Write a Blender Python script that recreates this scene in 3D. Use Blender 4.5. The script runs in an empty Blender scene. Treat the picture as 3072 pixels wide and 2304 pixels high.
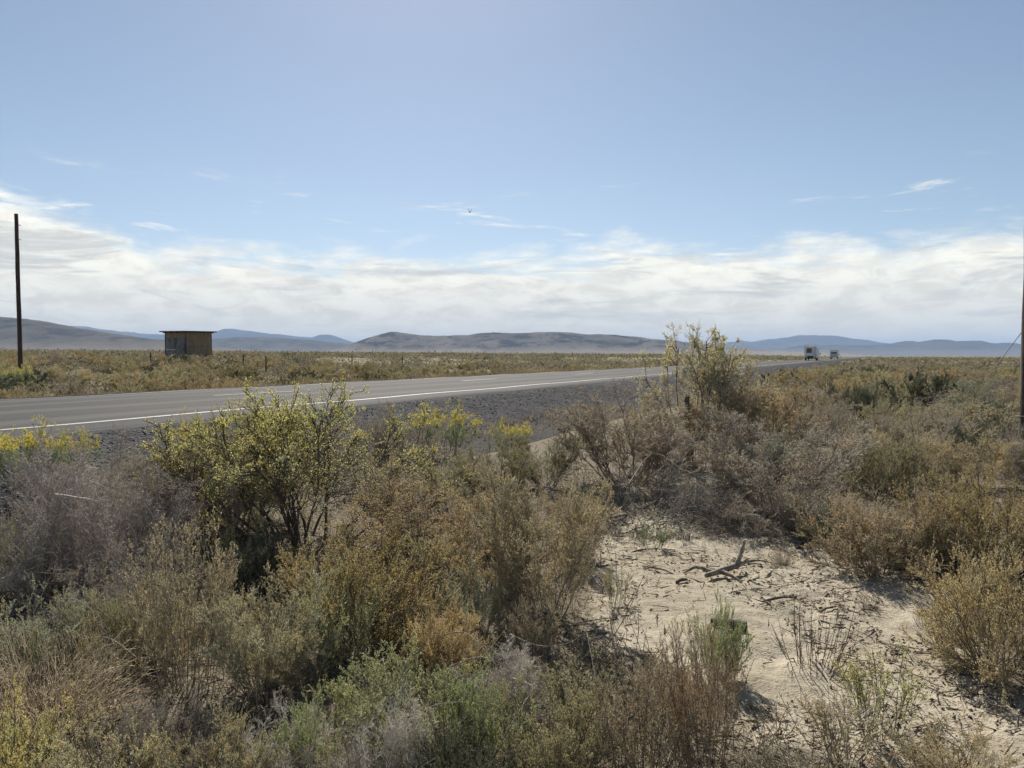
import bpy, math, random
import numpy as np
from mathutils import Vector

# ------------------------------------------------------------------ camera, sky, sun, exposure
sc = bpy.context.scene
COL = sc.collection
R = math.radians
CAM_Z, FPX, HOR = 1.65, 2303.0, 1068.0           # eye height (m); focal length and horizon row of the 3072 px wide photograph
PITCH = math.atan((1152.0 - HOR) / FPX)
cam_d = bpy.data.cameras.new('camera')
cam = bpy.data.objects.new('camera', cam_d)
COL.objects.link(cam)
cam.location = (0, 0, CAM_Z)
cam.rotation_euler = (R(90) - PITCH, 0, 0)
cam_d.sensor_width = 36.0
cam_d.lens = 36.0 * FPX / 3072.0
cam_d.clip_start = 0.05
cam_d.clip_end = 120000
sc.camera = cam

SUN_AZ, SUN_EL = R(-7), R(40)                    # azimuth from +Y towards +X
sun_d = bpy.data.lights.new('sun', 'SUN')
sun_d.energy = 5.0
sun_d.angle = R(0.53)
sun_d.color = (1.0, 0.93, 0.82)
sun = bpy.data.objects.new('sun', sun_d)
COL.objects.link(sun)
sdir = Vector((math.sin(SUN_AZ) * math.cos(SUN_EL), math.cos(SUN_AZ) * math.cos(SUN_EL), math.sin(SUN_EL)))
sun.rotation_euler = sdir.to_track_quat('Z', 'Y').to_euler()
sun.location = (0, 0, 60)

sc.view_settings.view_transform = 'Standard'
sc.view_settings.look = 'None'
sc.view_settings.exposure = 0.75
sc.view_settings.gamma = 1.0
sc.cycles.max_bounces = 6
sc.cycles.diffuse_bounces = 4
sc.cycles.transmission_bounces = 4
sc.cycles.volume_bounces = 0
sc.cycles.sample_clamp_indirect = 6.0
sc.cycles.use_denoising = True
sc.cycles.use_adaptive_sampling = True
sc.cycles.adaptive_threshold = 0.02
sc.cycles.denoiser = 'OPENIMAGEDENOISE'
sc.cycles.denoising_prefilter = 'ACCURATE'


class NT:
    """Small helper that writes node trees."""
    def __init__(self, tree):
        self.t = tree

    def n(self, kind, **kw):
        nd = self.t.nodes.new(kind)
        ins = kw.pop('ins', {})
        for k, v in kw.items():
            setattr(nd, k, v)
        for k, v in ins.items():
            self.put(nd.inputs[k], v)
        return nd

    def put(self, sock, v):
        if isinstance(v, bpy.types.NodeSocket):
            self.t.links.new(v, sock)
        elif isinstance(v, bpy.types.Node):
            self.t.links.new(v.outputs[0], sock)
        else:
            if sock.type == 'RGBA' and len(v) == 3:
                v = (*v, 1)
            sock.default_value = v

    def m(self, op, a, b=0.0, c=0.0, clamp=False):
        nd = self.t.nodes.new('ShaderNodeMath')
        nd.operation = op
        nd.use_clamp = clamp
        for s, v in zip(nd.inputs, (a, b, c)):
            self.put(s, v)
        return nd.outputs[0]

    def smooth(self, x, a, b):
        nd = self.t.nodes.new('ShaderNodeMapRange')
        nd.interpolation_type = 'SMOOTHSTEP'
        for k, v in (('Value', x), ('From Min', a), ('From Max', b), ('To Min', 0.0), ('To Max', 1.0)):
            self.put(nd.inputs[k], v)
        return nd.outputs[0]

    def mix(self, f, a, b, kind='MIX'):
        nd = self.t.nodes.new('ShaderNodeMix')
        nd.data_type = 'RGBA'
        nd.blend_type = kind
        self.put(nd.inputs[0], f)
        self.put(nd.inputs[6], a)
        self.put(nd.inputs[7], b)
        return nd.outputs[2]

    def noise(self, vec, scale, detail=4.0, rough=0.55, dist=0.0):
        nd = self.t.nodes.new('ShaderNodeTexNoise')
        self.put(nd.inputs['Vector'], vec)
        nd.inputs['Scale'].default_value = scale
        nd.inputs['Detail'].default_value = detail
        nd.inputs['Roughness'].default_value = rough
        nd.inputs['Distortion'].default_value = dist
        return nd.outputs[0]


world = bpy.data.worlds.new('World')
sc.world = world
world.use_nodes = True
wt = world.node_tree
wt.nodes.clear()
W = NT(wt)
sky = W.n('ShaderNodeTexSky', sky_type='NISHITA', sun_disc=False, sun_elevation=SUN_EL, sun_rotation=SUN_AZ,
          altitude=1300.0, air_density=1.0, dust_density=0.75, ozone_density=1.4)
tc = W.n('ShaderNodeTexCoord').outputs['Generated']
sep = W.n('ShaderNodeSeparateXYZ', ins={0: tc})
dx, dy, dz = sep.outputs
az = W.m('ARCTAN2', dx, dy)
elev = W.m('ARCSINE', dz)
# cloud deck: directions projected on a layer overhead, so that clouds flatten and streak towards the horizon
den = W.m('ADD', W.m('MAXIMUM', dz, 0.0), 0.055)
pv = W.n('ShaderNodeCombineXYZ', ins={0: W.m('DIVIDE', dx, den), 1: W.m('DIVIDE', dy, den), 2: 0.0}).outputs[0]
pa = W.n('ShaderNodeCombineXYZ', ins={0: W.m('MULTIPLY', az, 1.0), 1: W.m('MULTIPLY', elev, 2.7), 2: 3.0}).outputs[0]
n_big = W.noise(pv, 0.55, 6.0, 0.6, 0.25)
n_fine = W.noise(pa, 10.0, 10.0, 0.64, 0.3)
n_az = W.noise(W.n('ShaderNodeCombineXYZ', ins={0: az, 1: 0.0, 2: 7.3}).outputs[0], 1.7, 2.0, 0.5)
hump = W.smooth(az, -0.36, -0.66)
edge = W.m('ADD', W.m('ADD', 0.135, W.m('MULTIPLY', hump, 0.062)), W.m('MULTIPLY', W.m('SUBTRACT', n_az, 0.5), 0.05))
edge = W.m('ADD', edge, W.m('MULTIPLY', W.m('SUBTRACT', n_fine, 0.5), 0.12))
bank = W.smooth(W.m('SUBTRACT', edge, elev), -0.014, 0.030)
gap_n = W.noise(W.n('ShaderNodeCombineXYZ', ins={0: az, 1: W.m('MULTIPLY', elev, 9.0), 2: 1.7}).outputs[0], 3.2, 5.0, 0.6, 0.3)
gap = W.m('MULTIPLY', W.smooth(gap_n, 0.53, 0.66), W.smooth(elev, 0.075, 0.12))
bank = W.m('MULTIPLY', bank, W.m('SUBTRACT', 1.0, W.m('MULTIPLY', gap, 0.92)))
wisp_n = W.noise(W.n('ShaderNodeCombineXYZ', ins={0: W.m('MULTIPLY', az, 1.0), 1: W.m('MULTIPLY', elev, 6.5), 2: 11.0}).outputs[0], 6.0, 7.0, 0.66, 0.5)
wisp = W.m('MULTIPLY', W.smooth(wisp_n, 0.57, 0.72), W.m('MULTIPLY', W.smooth(elev, 0.235, 0.185), 0.8))
mask = W.m('MAXIMUM', bank, wisp)
puff = W.noise(pa, 19.0, 10.0, 0.64, 0.5)
streak = W.noise(W.n('ShaderNodeCombineXYZ', ins={0: az, 1: W.m('MULTIPLY', elev, 6.0), 2: 5.0}).outputs[0], 5.5, 9.0, 0.66, 0.7)
lit = W.m('ADD', W.m('MULTIPLY', W.smooth(elev, 0.02, 0.15), 0.55), W.m('MULTIPLY', W.smooth(puff, 0.36, 0.60), 0.45))
ccol = W.mix(lit, (0.62, 0.59, 0.505), (1.0, 0.97, 0.845))
grey = W.m('MULTIPLY', W.smooth(streak, 0.50, 0.66), 0.85)
ccol = W.mix(grey, ccol, (0.52, 0.515, 0.49))
low = W.smooth(elev, 0.07, 0.0)
ccol = W.mix(W.m('MULTIPLY', low, 0.7), ccol, (0.92, 0.81, 0.60))
pale = W.n('ShaderNodeHueSaturation', ins={'Color': sky.outputs[0], 'Saturation': 0.86})
bg_sky = W.n('ShaderNodeBackground', ins={'Color': W.mix(1.0, pale.outputs[0], (0.975, 0.995, 0.985), 'MULTIPLY'), 'Strength': 0.057})
bg_cl = W.n('ShaderNodeBackground', ins={'Color': ccol, 'Strength': 0.75})
mx = W.n('ShaderNodeMixShader', ins={0: mask, 1: bg_sky.outputs[0], 2: bg_cl.outputs[0]})
W.n('ShaderNodeOutputWorld', ins={0: mx.outputs[0]})

# ------------------------------------------------------------------ numpy helpers
def hash2(ix, iy, seed):
    h = (ix.astype(np.int64) * 374761393 + iy.astype(np.int64) * 668265263 + seed * 1274126177) & 0xFFFFFFFF
    h = ((h ^ (h >> 13)) * 1274126177) & 0xFFFFFFFF
    h = (h ^ (h >> 16)) & 0xFFFFFFFF
    return h / 4294967295.0


def vnoise(x, y, seed=0):
    x = np.asarray(x, float); y = np.asarray(y, float)
    ix = np.floor(x); iy = np.floor(y)
    fx = x - ix; fy = y - iy
    fx = fx * fx * (3 - 2 * fx); fy = fy * fy * (3 - 2 * fy)
    a = hash2(ix, iy, seed); b = hash2(ix + 1, iy, seed)
    c = hash2(ix, iy + 1, seed); d = hash2(ix + 1, iy + 1, seed)
    return (a * (1 - fx) + b * fx) * (1 - fy) + (c * (1 - fx) + d * fx) * fy


def fbm(x, y, seed=0, octv=4, gain=0.5):
    s = 0.0; amp = 1.0; tot = 0.0
    for o in range(octv):
        s = s + amp * vnoise(x * 2 ** o, y * 2 ** o, seed + o * 17)
        tot += amp; amp *= gain
    return s / tot


def sstep(x, a, b):
    t = np.clip((np.asarray(x, float) - a) / (b - a), 0, 1)
    return t * t * (3 - 2 * t)


def unit(v):
    return v / np.maximum(np.linalg.norm(v, axis=-1, keepdims=True), 1e-9)


def mk_mesh(name, v, f, mats=(), tint=None, fmat=None, smooth=False):
    """Mesh from arrays; f holds faces of one size (n, k)."""
    me = bpy.data.meshes.new(name)
    v = np.asarray(v, np.float32); f = np.asarray(f, np.int32)
    k = f.shape[1]
    me.vertices.add(len(v)); me.vertices.foreach_set('co', v.ravel())
    me.loops.add(f.size); me.loops.foreach_set('vertex_index', f.ravel())
    me.polygons.add(len(f)); me.polygons.foreach_set('loop_start', np.arange(0, f.size, k, dtype=np.int32))
    if fmat is not None:
        me.polygons.foreach_set('material_index', np.asarray(fmat, np.int32))
    if smooth:
        me.polygons.foreach_set('use_smooth', np.ones(len(f), bool))
    for m in mats:
        me.materials.append(m)
    if tint is not None:
        ca = me.color_attributes.new('tint', 'FLOAT_COLOR', 'POINT')
        t4 = np.ones((len(v), 4), np.float32); t4[:, :3] = tint
        ca.data.foreach_set('color', t4.ravel())
    me.update(calc_edges=True)
    return me


def link(name, me, parent=None, **props):
    o = bpy.data.objects.new(name, me)
    COL.objects.link(o)
    if parent is not None:
        o.parent = parent
    for k, v in props.items():
        o[k] = v
    return o


def empty(name, loc, rz=0.0, **props):
    o = bpy.data.objects.new(name, None)
    COL.objects.link(o)
    o.location = loc; o.rotation_euler = (0, 0, rz)
    o.empty_display_size = 0.2
    for k, v in props.items():
        o[k] = v
    return o


def grid_faces(nu, nv):
    i = np.arange(nu - 1)[:, None] * nv + np.arange(nv - 1)[None, :]
    return np.stack([i, i + nv, i + nv + 1, i + 1], -1).reshape(-1, 4)


# ------------------------------------------------------------------ the lie of the land
TH = R(25.4)
ST, CT = math.sin(TH), math.cos(TH)
ROAD_Z, L_NEAR, L_FAR = 0.69, 10.75, 18.05
L_MID = 0.5 * (L_NEAR + L_FAR)
RGB = np.array


def lat(x, y):
    return -x * CT + y * ST


def along(x, y):
    return x * ST + y * CT


def from_road(t, L):
    return (t * ST - L * CT, t * CT + L * ST)


def terrain(x, y):
    """Ground height without the finest relief."""
    x = np.asarray(x, float); y = np.asarray(y, float)
    L = lat(x, y)
    r = np.hypot(x, y)
    bump = (fbm(x * 0.22, y * 0.22, 3, 3) - 0.5) * 0.30 * sstep(r, 7, 22) + (fbm(x * 0.02, y * 0.02, 5, 2) - 0.5) * 0.5 * sstep(r, 40, 160)
    off_road = 1.0 - sstep(L, 5.5, 7.0) * (1 - sstep(L, 20, 23))
    z = bump * off_road
    z = z + 0.63 * sstep(L, 6.0, 9.4) * (L < 14.4)
    far = 0.66 - 0.36 * sstep(L, 18.4, 20.8) + 0.95 * sstep(L, 21, 66) + 0.007 * np.clip(L - 60, 0, 3500)
    z = z + far * (L >= 14.4)
    return z


def px_dir(px, py):
    u = (px - 1536.0) / FPX; v = (1152.0 - py) / FPX
    c, s = math.cos(PITCH), math.sin(PITCH)
    return np.array([u, c + v * s, -s + v * c])


def at(px, py):
    """Where the sight line through a pixel of the photograph meets the land."""
    d = px_dir(px, py)
    lo = 0.3
    t = lo
    for _ in range(4000):
        p = np.array([0, 0, CAM_Z]) + d * t
        if p[2] < float(terrain(p[0], p[1])):
            break
        t *= 1.01
    return p[0], p[1], float(terrain(p[0], p[1]))


# ------------------------------------------------------------------ materials
def new_mat(name):
    m = bpy.data.materials.new(name)
    m.use_nodes = True
    m.node_tree.nodes.clear()
    return m, NT(m.node_tree)


def out(N, sh):
    N.n('ShaderNodeOutputMaterial', ins={0: sh})


def plain_mat(name, col, rough=0.6, metal=0.0, scale=6.0, var=0.15, bump=0.0):
    m, N = new_mat(name)
    co = N.n('ShaderNodeTexCoord').outputs['Object']
    nz = N.noise(co, scale, 5.0, 0.6)
    c0 = tuple(max(0, c * (1 - var)) for c in col); c1 = tuple(min(1, c * (1 + var)) for c in col)
    c = N.mix(N.smooth(nz, 0.3, 0.7), c0, c1)
    b = N.n('ShaderNodeBsdfPrincipled', ins={'Base Color': c, 'Roughness': rough, 'Metallic': metal})
    if bump:
        bp = N.n('ShaderNodeBump', ins={'Height': nz, 'Strength': bump, 'Distance': 0.02})
        N.put(b.inputs['Normal'], bp.outputs[0])
    out(N, b.outputs[0])
    return m


def leaf_mat(name, transl=0.38):
    m, N = new_mat(name)
    oi = N.n('ShaderNodeObjectInfo')
    at_ = N.n('ShaderNodeAttribute', attribute_name='tint')
    c = N.mix(1.0, oi.outputs['Color'], at_.outputs['Color'], 'MULTIPLY')
    hs = N.n('ShaderNodeHueSaturation', ins={'Color': c, 'Value': N.m('ADD', 0.88, N.m('MULTIPLY', oi.outputs['Random'], 0.24))})
    c = hs.outputs[0]
    d = N.n('ShaderNodeBsdfDiffuse', ins={'Color': c})
    t = N.n('ShaderNodeBsdfTranslucent', ins={'Color': c})
    s = N.n('ShaderNodeMixShader', ins={0: transl, 1: d.outputs[0], 2: t.outputs[0]})
    g = N.n('ShaderNodeBsdfGlossy', ins={'Color': (1, 1, 1), 'Roughness': 0.6})
    s2 = N.n('ShaderNodeMixShader', ins={0: 0.03, 1: s.outputs[0], 2: g.outputs[0]})
    out(N, s2.outputs[0])
    return m


def wood_mat(name):
    m, N = new_mat(name)
    oi = N.n('ShaderNodeObjectInfo')
    at_ = N.n('ShaderNodeAttribute', attribute_name='tint')
    c = N.mix(1.0, oi.outputs['Color'], at_.outputs['Color'], 'MULTIPLY')
    b = N.n('ShaderNodeBsdfPrincipled', ins={'Base Color': c, 'Roughness': 0.75, 'Specular IOR Level': 0.35})
    out(N, b.outputs[0])
    return m


def scrub_mat(name, transl):
    m, N = new_mat(name)
    at_ = N.n('ShaderNodeAttribute', attribute_name='tint')
    d = N.n('ShaderNodeBsdfDiffuse', ins={'Color': at_.outputs['Color']})
    t = N.n('ShaderNodeBsdfTranslucent', ins={'Color': at_.outputs['Color']})
    s = N.n('ShaderNodeMixShader', ins={0: transl, 1: d.outputs[0], 2: t.outputs[0]})
    out(N, s.outputs[0])
    return m


M_LEAF = leaf_mat('leaf')
M_LEAF_MID = leaf_mat('small_leaf', 0.2)
M_WOOD = wood_mat('twig_bark')
M_TINT = scrub_mat('scrub_leaf', 0.3)
M_LITTER = scrub_mat('litter', 0.0)


def ground_mat():
    m, N = new_mat('desert_ground')
    co = N.n('ShaderNodeTexCoord').outputs['Object']
    at_ = N.n('ShaderNodeAttribute', attribute_name='tint')
    duff, farm, _ = N.n('ShaderNodeSeparateColor', ins={0: at_.outputs['Color']}).outputs[:3]
    n1 = N.noise(co, 1.3, 6, 0.6); n2 = N.noise(co, 14.0, 6, 0.65); n3 = N.noise(co, 90.0, 3, 0.6)
    n4 = N.noise(co, 4.2, 7, 0.7, 0.6)
    sand = N.mix(N.smooth(n1, 0.3, 0.7), (0.335, 0.295, 0.222), (0.425, 0.38, 0.295))
    sand = N.mix(N.m('MULTIPLY', N.smooth(n4, 0.47, 0.62), 0.55), sand, (0.235, 0.202, 0.15))
    sand = N.mix(N.m('MULTIPLY', N.smooth(n2, 0.52, 0.68), 0.55), sand, (0.21, 0.18, 0.132))
    sand = N.mix(N.m('MULTIPLY', N.smooth(n3, 0.56, 0.72), 0.45), sand, (0.13, 0.108, 0.08))
    litter = N.mix(N.smooth(n3, 0.35, 0.65), (0.10, 0.085, 0.062), (0.21, 0.175, 0.125))
    dm = N.smooth(N.m('ADD', duff, N.m('MULTIPLY', N.m('SUBTRACT', n2, 0.5), 0.9)), 0.35, 0.75)
    c = N.mix(dm, sand, litter)
    f1 = N.noise(co, 0.05, 6, 0.65); f2 = N.noise(co, 0.4, 5, 0.7)
    scrub = N.mix(N.smooth(f2, 0.35, 0.65), (0.10, 0.092, 0.048), (0.20, 0.175, 0.095))
    scrub = N.mix(N.m('MULTIPLY', N.smooth(f1, 0.62, 0.75), 0.5), scrub, (0.34, 0.30, 0.22))
    c = N.mix(farm, c, scrub)
    bp = N.n('ShaderNodeBump', ins={'Height': N.m('ADD', n2, N.m('MULTIPLY', n3, 0.4)), 'Strength': 0.9, 'Distance': 0.03})
    b = N.n('ShaderNodeBsdfPrincipled', ins={'Base Color': c, 'Roughness': 0.95, 'Specular IOR Level': 0.15, 'Normal': bp.outputs[0]})
    out(N, b.outputs[0])
    return m


def asphalt_mat():
    m, N = new_mat('asphalt')
    co = N.n('ShaderNodeTexCoord').outputs['Object']
    s = N.n('ShaderNodeSeparateXYZ', ins={0: co})
    y = s.outputs[1]
    stretch = N.n('ShaderNodeMapping', ins={0: co})
    stretch.inputs['Scale'].default_value = (0.05, 1.0, 1.0)
    wob = N.m('MULTIPLY', N.m('SUBTRACT', N.noise(stretch.outputs[0], 1.2, 4), 0.5), 0.5)
    yy = N.m('ADD', y, wob)
    n1 = N.noise(co, 55.0, 3, 0.7); n2 = N.noise(stretch.outputs[0], 3.0, 6, 0.6); n4 = N.noise(co, 9.0, 4, 0.7)
    c = N.mix(N.smooth(n1, 0.3, 0.7), (0.014, 0.014, 0.016), (0.039, 0.039, 0.040))
    # worn, paler wheel tracks
    tr = 0.0
    for cy, wd in ((-2.7, 0.55), (-0.95, 0.45), (0.95, 0.45), (2.65, 0.65)):
        tr = N.m('ADD', tr, N.smooth(N.m('ABSOLUTE', N.m('SUBTRACT', yy, cy)), wd, 0.08))
    c = N.mix(N.m('MULTIPLY', tr, 0.85, clamp=True), c, (0.062, 0.061, 0.061))
    c = N.mix(N.m('MULTIPLY', N.smooth(n2, 0.45, 0.75), 0.35), c, (0.057, 0.056, 0.055))
    c = N.mix(N.m('MULTIPLY', N.smooth(n4, 0.60, 0.72), 0.35), c, (0.04, 0.04, 0.042))
    seal = N.smooth(N.m('ABSOLUTE', N.m('SUBTRACT', yy, 1.6)), 0.05, 0.02)
    c = N.mix(N.m('MULTIPLY', seal, N.m('MULTIPLY', N.smooth(n2, 0.4, 0.6), 0.7)), c, (0.03, 0.03, 0.03))
    cell = N.n('ShaderNodeTexVoronoi', feature='DISTANCE_TO_EDGE', ins={'Vector': stretch.outputs[0], 'Scale': 0.55})
    crack = N.m('MULTIPLY', N.smooth(N.m('ADD', cell.outputs['Distance'], N.m('MULTIPLY', N.m('SUBTRACT', n4, 0.5), 0.05)), 0.014, 0.004), 0.75)
    c = N.mix(crack, c, (0.012, 0.012, 0.013))
    sh = N.smooth(yy, -3.72, -3.90)
    c = N.mix(N.m('MULTIPLY', sh, 0.7), c, (0.036, 0.037, 0.041))
    dust = N.m('MULTIPLY', N.smooth(N.m('ABSOLUTE', N.m('ADD', y, 4.72)), 0.10, 0.03), N.smooth(n2, 0.30, 0.55))
    c = N.mix(N.m('MULTIPLY', dust, 0.8), c, (0.13, 0.125, 0.115))
    bp = N.n('ShaderNodeBump', ins={'Height': n1, 'Strength': 0.6, 'Distance': 0.01})
    b = N.n('ShaderNodeBsdfPrincipled', ins={'Base Color': c, 'Roughness': 0.85, 'Specular IOR Level': 0.15, 'Normal': bp.outputs[0]})
    out(N, b.outputs[0])
    return m


def paint_mat(name, col, wear):
    m, N = new_mat(name)
    co = N.n('ShaderNodeTexCoord').outputs['Object']
    n1 = N.noise(co, 7.0, 6, 0.75)
    c = N.mix(N.smooth(n1, wear, wear + 0.18), col, (0.16, 0.155, 0.15))
    b = N.n('ShaderNodeBsdfPrincipled', ins={'Base Color': c, 'Roughness': 0.7})
    out(N, b.outputs[0])
    return m


def gravel_mat():
    m, N = new_mat('dark_gravel')
    co = N.n('ShaderNodeTexCoord').outputs['Object']
    vo = N.n('ShaderNodeTexVoronoi', ins={'Vector': co, 'Scale': 24.0})
    n1 = N.noise(co, 60.0, 3, 0.7); n2 = N.noise(co, 0.9, 5, 0.65)
    c = N.mix(N.n('ShaderNodeSeparateColor', ins={0: vo.outputs['Color']}).outputs[0], (0.032, 0.033, 0.037), (0.105, 0.105, 0.110))
    c = N.mix(N.m('MULTIPLY', n1, 0.4), c, (0.036, 0.037, 0.042))
    y = N.n('ShaderNodeSeparateXYZ', ins={0: co}).outputs[1]
    dusty = N.m('MULTIPLY', N.smooth(N.noise(co, 1.7, 7, 0.7, 0.5), 0.47, 0.66), 0.6)
    c = N.mix(dusty, c, (0.115, 0.11, 0.105))
    toe = N.smooth(N.m('ADD', N.m('ABSOLUTE', y), N.m('MULTIPLY', N.m('SUBTRACT', n2, 0.5), 2.4)), 6.4, 8.2)
    c = N.mix(N.m('MULTIPLY', toe, 0.45), c, (0.11, 0.10, 0.085))
    bp = N.n('ShaderNodeBump', ins={'Height': vo.outputs['Distance'], 'Strength': 0.9, 'Distance': 0.03})
    b = N.n('ShaderNodeBsdfPrincipled', ins={'Base Color': c, 'Roughness': 0.95, 'Specular IOR Level': 0.03, 'Normal': bp.outputs[0]})
    out(N, b.outputs[0])
    return m


def hill_mat(name, ca, cb, cd, s, z0, z1):
    """Scrubby slopes; the gentle fans at the foot are a paler soil."""
    m, N = new_mat(name)
    co = N.n('ShaderNodeTexCoord').outputs['Object']
    mp = N.n('ShaderNodeMapping', ins={0: co}); mp.inputs['Scale'].default_value = (1, 0.6, 4.0)
    n1 = N.noise(co, s, 9, 0.68); n2 = N.noise(mp.outputs[0], s * 1.7, 9, 0.72, 0.5); n3 = N.noise(co, s * 14, 5, 0.75)
    c = N.mix(N.smooth(n1, 0.35, 0.65), ca, cb)
    c = N.mix(N.m('MULTIPLY', N.smooth(n2, 0.47, 0.58), 0.85), c, cd)  # dark patches: scrub, with gully shade put into the colour too
    z = N.n('ShaderNodeSeparateXYZ', ins={0: co}).outputs[2]
    fan = N.smooth(N.m('ADD', z, N.m('MULTIPLY', N.m('SUBTRACT', n1, 0.5), (z1 - z0) * 0.9)), z1, z0)
    c = N.mix(N.m('MULTIPLY', fan, 0.85), c, tuple(k * 1.55 for k in cb))
    c = N.mix(N.m('MULTIPLY', N.smooth(n3, 0.52, 0.66), 0.5), c, cd)
    b = N.n('ShaderNodeBsdfPrincipled', ins={'Base Color': c, 'Roughness': 1.0, 'Specular IOR Level': 0.0})
    out(N, b.outputs[0])
    return m


# ------------------------------------------------------------------ ground sheet
def axis(a0, a1, step, growth, neg, pos):
    c = list(np.arange(a0, a1 + 1e-6, step))
    s = step; v = c[-1]
    while v < pos:
        s = max(s, growth * (v - a1) + step); v += s; c.append(v)
    s = step; v = c[0]; pre = []
    while v > neg:
        s = max(s, growth * (a0 - v) + step); v -= s; pre.append(v)
    return np.array(pre[::-1] + c)


# the bare sand clearing, as an outline of pixels cast on the land
CLEAR_PX = [(1800, 1850), (1805, 1700), (1830, 1590), (1930, 1555), (2230, 1575), (2330, 1610), (2500, 1660), (2600, 1715), (2830, 1725),
            (2850, 1850), (2900, 1990), (3000, 2080), (3200, 2150), (3300, 2420), (2860, 2420), (2560, 2250), (2300, 2260), (2200, 2120), (1990, 1990), (1850, 1960)]
CLEAR = np.array([at(*p)[:2] for p in CLEAR_PX])


def in_poly(x, y, poly):
    x = np.asarray(x); y = np.asarray(y)
    inside = np.zeros(x.shape, bool)
    n = len(poly); j = n - 1
    for i in range(n):
        xi, yi = poly[i]; xj, yj = poly[j]
        cond = ((yi > y) != (yj > y)) & (x < (xj - xi) * (y - yi) / (yj - yi + 1e-12) + xi)
        inside ^= cond
        j = i
    return inside


def poly_dist(x, y, poly):
    """Signed distance to an outline, negative inside."""
    x = np.asarray(x, float); y = np.asarray(y, float)
    d = np.full(x.shape, 1e9)
    n = len(poly)
    for i in range(n):
        ax, ay = poly[i]; bx, by = poly[(i + 1) % n]
        ex, ey = bx - ax, by - ay
        t = np.clip(((x - ax) * ex + (y - ay) * ey) / (ex * ex + ey * ey), 0, 1)
        d = np.minimum(d, np.hypot(x - ax - t * ex, y - ay - t * ey))
    return np.where(in_poly(x, y, poly), -d, d)


# open sandy spots that stay bare, as pixel boxes cast on the land
BARE = [(2750, 1262, 1.2), (1290, 1093, 2.2), (1370, 1092, 2.4), (1325, 1097, 1.6), (215, 1077, 3.0)]
BARE = [(*at(px, py)[:2], r) for px, py, r in BARE]


def bare_spot(x, y):
    return any((x - a) ** 2 + (y - b) ** 2 < r * r for a, b, r in BARE)


def build_ground():
    xs = axis(-2.6, 4.2, 0.042, 0.08, -45000, 45000)
    ys = axis(2.4, 8.6, 0.042, 0.08, -400, 60000)
    X, Y = np.meshgrid(xs, ys, indexing='ij')
    x = X.ravel(); y = Y.ravel()
    z = terrain(x, y)
    r = np.hypot(x, y)
    near = 1 - sstep(r, 9, 16)
    fine = (fbm(x * 1.1, y * 1.1, 11, 3) - 0.5) * 0.09 + (fbm(x * 5, y * 5, 12, 3) - 0.5) * 0.062 + (np.abs(fbm(x * 11, y * 11, 13, 2) - 0.5)) * 0.055
    z = z + fine * near
    L = lat(x, y)
    z = z - 0.16 * sstep(L, 5.9, 6.6) * (1 - sstep(L, 20.2, 21.4))      # the road bed is its own mesh above this
    dc = np.full(x.shape, 9.0)
    sel = r < 14
    dc[sel] = poly_dist(x[sel], y[sel], CLEAR)
    duff = np.clip(0.12 + 0.85 * sstep(dc, -0.25, 0.35), 0, 1) * (1 - 0.12 * sstep(r, 14, 40))
    for (bx, by, br_) in BARE:
        duff = duff * sstep(np.hypot(x - bx, y - by), br_ * 0.5, br_ * 1.1)
        
    farm = sstep(r, 50, 190)
    tint = np.stack([duff, farm, np.zeros_like(duff)], -1)
    me = mk_mesh('ground', np.stack([x, y, z], -1), grid_faces(len(xs), len(ys)), [ground_mat()], tint, smooth=True)
    link('ground', me, kind='structure')


build_ground()

# ------------------------------------------------------------------ highway
def strip(ts, Ls, zf):
    T, L = np.meshgrid(ts, Ls, indexing='ij')
    return np.stack([T.ravel(), (L - L_MID).ravel(), zf(T, L).ravel()], -1), grid_faces(len(ts), len(Ls))


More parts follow.
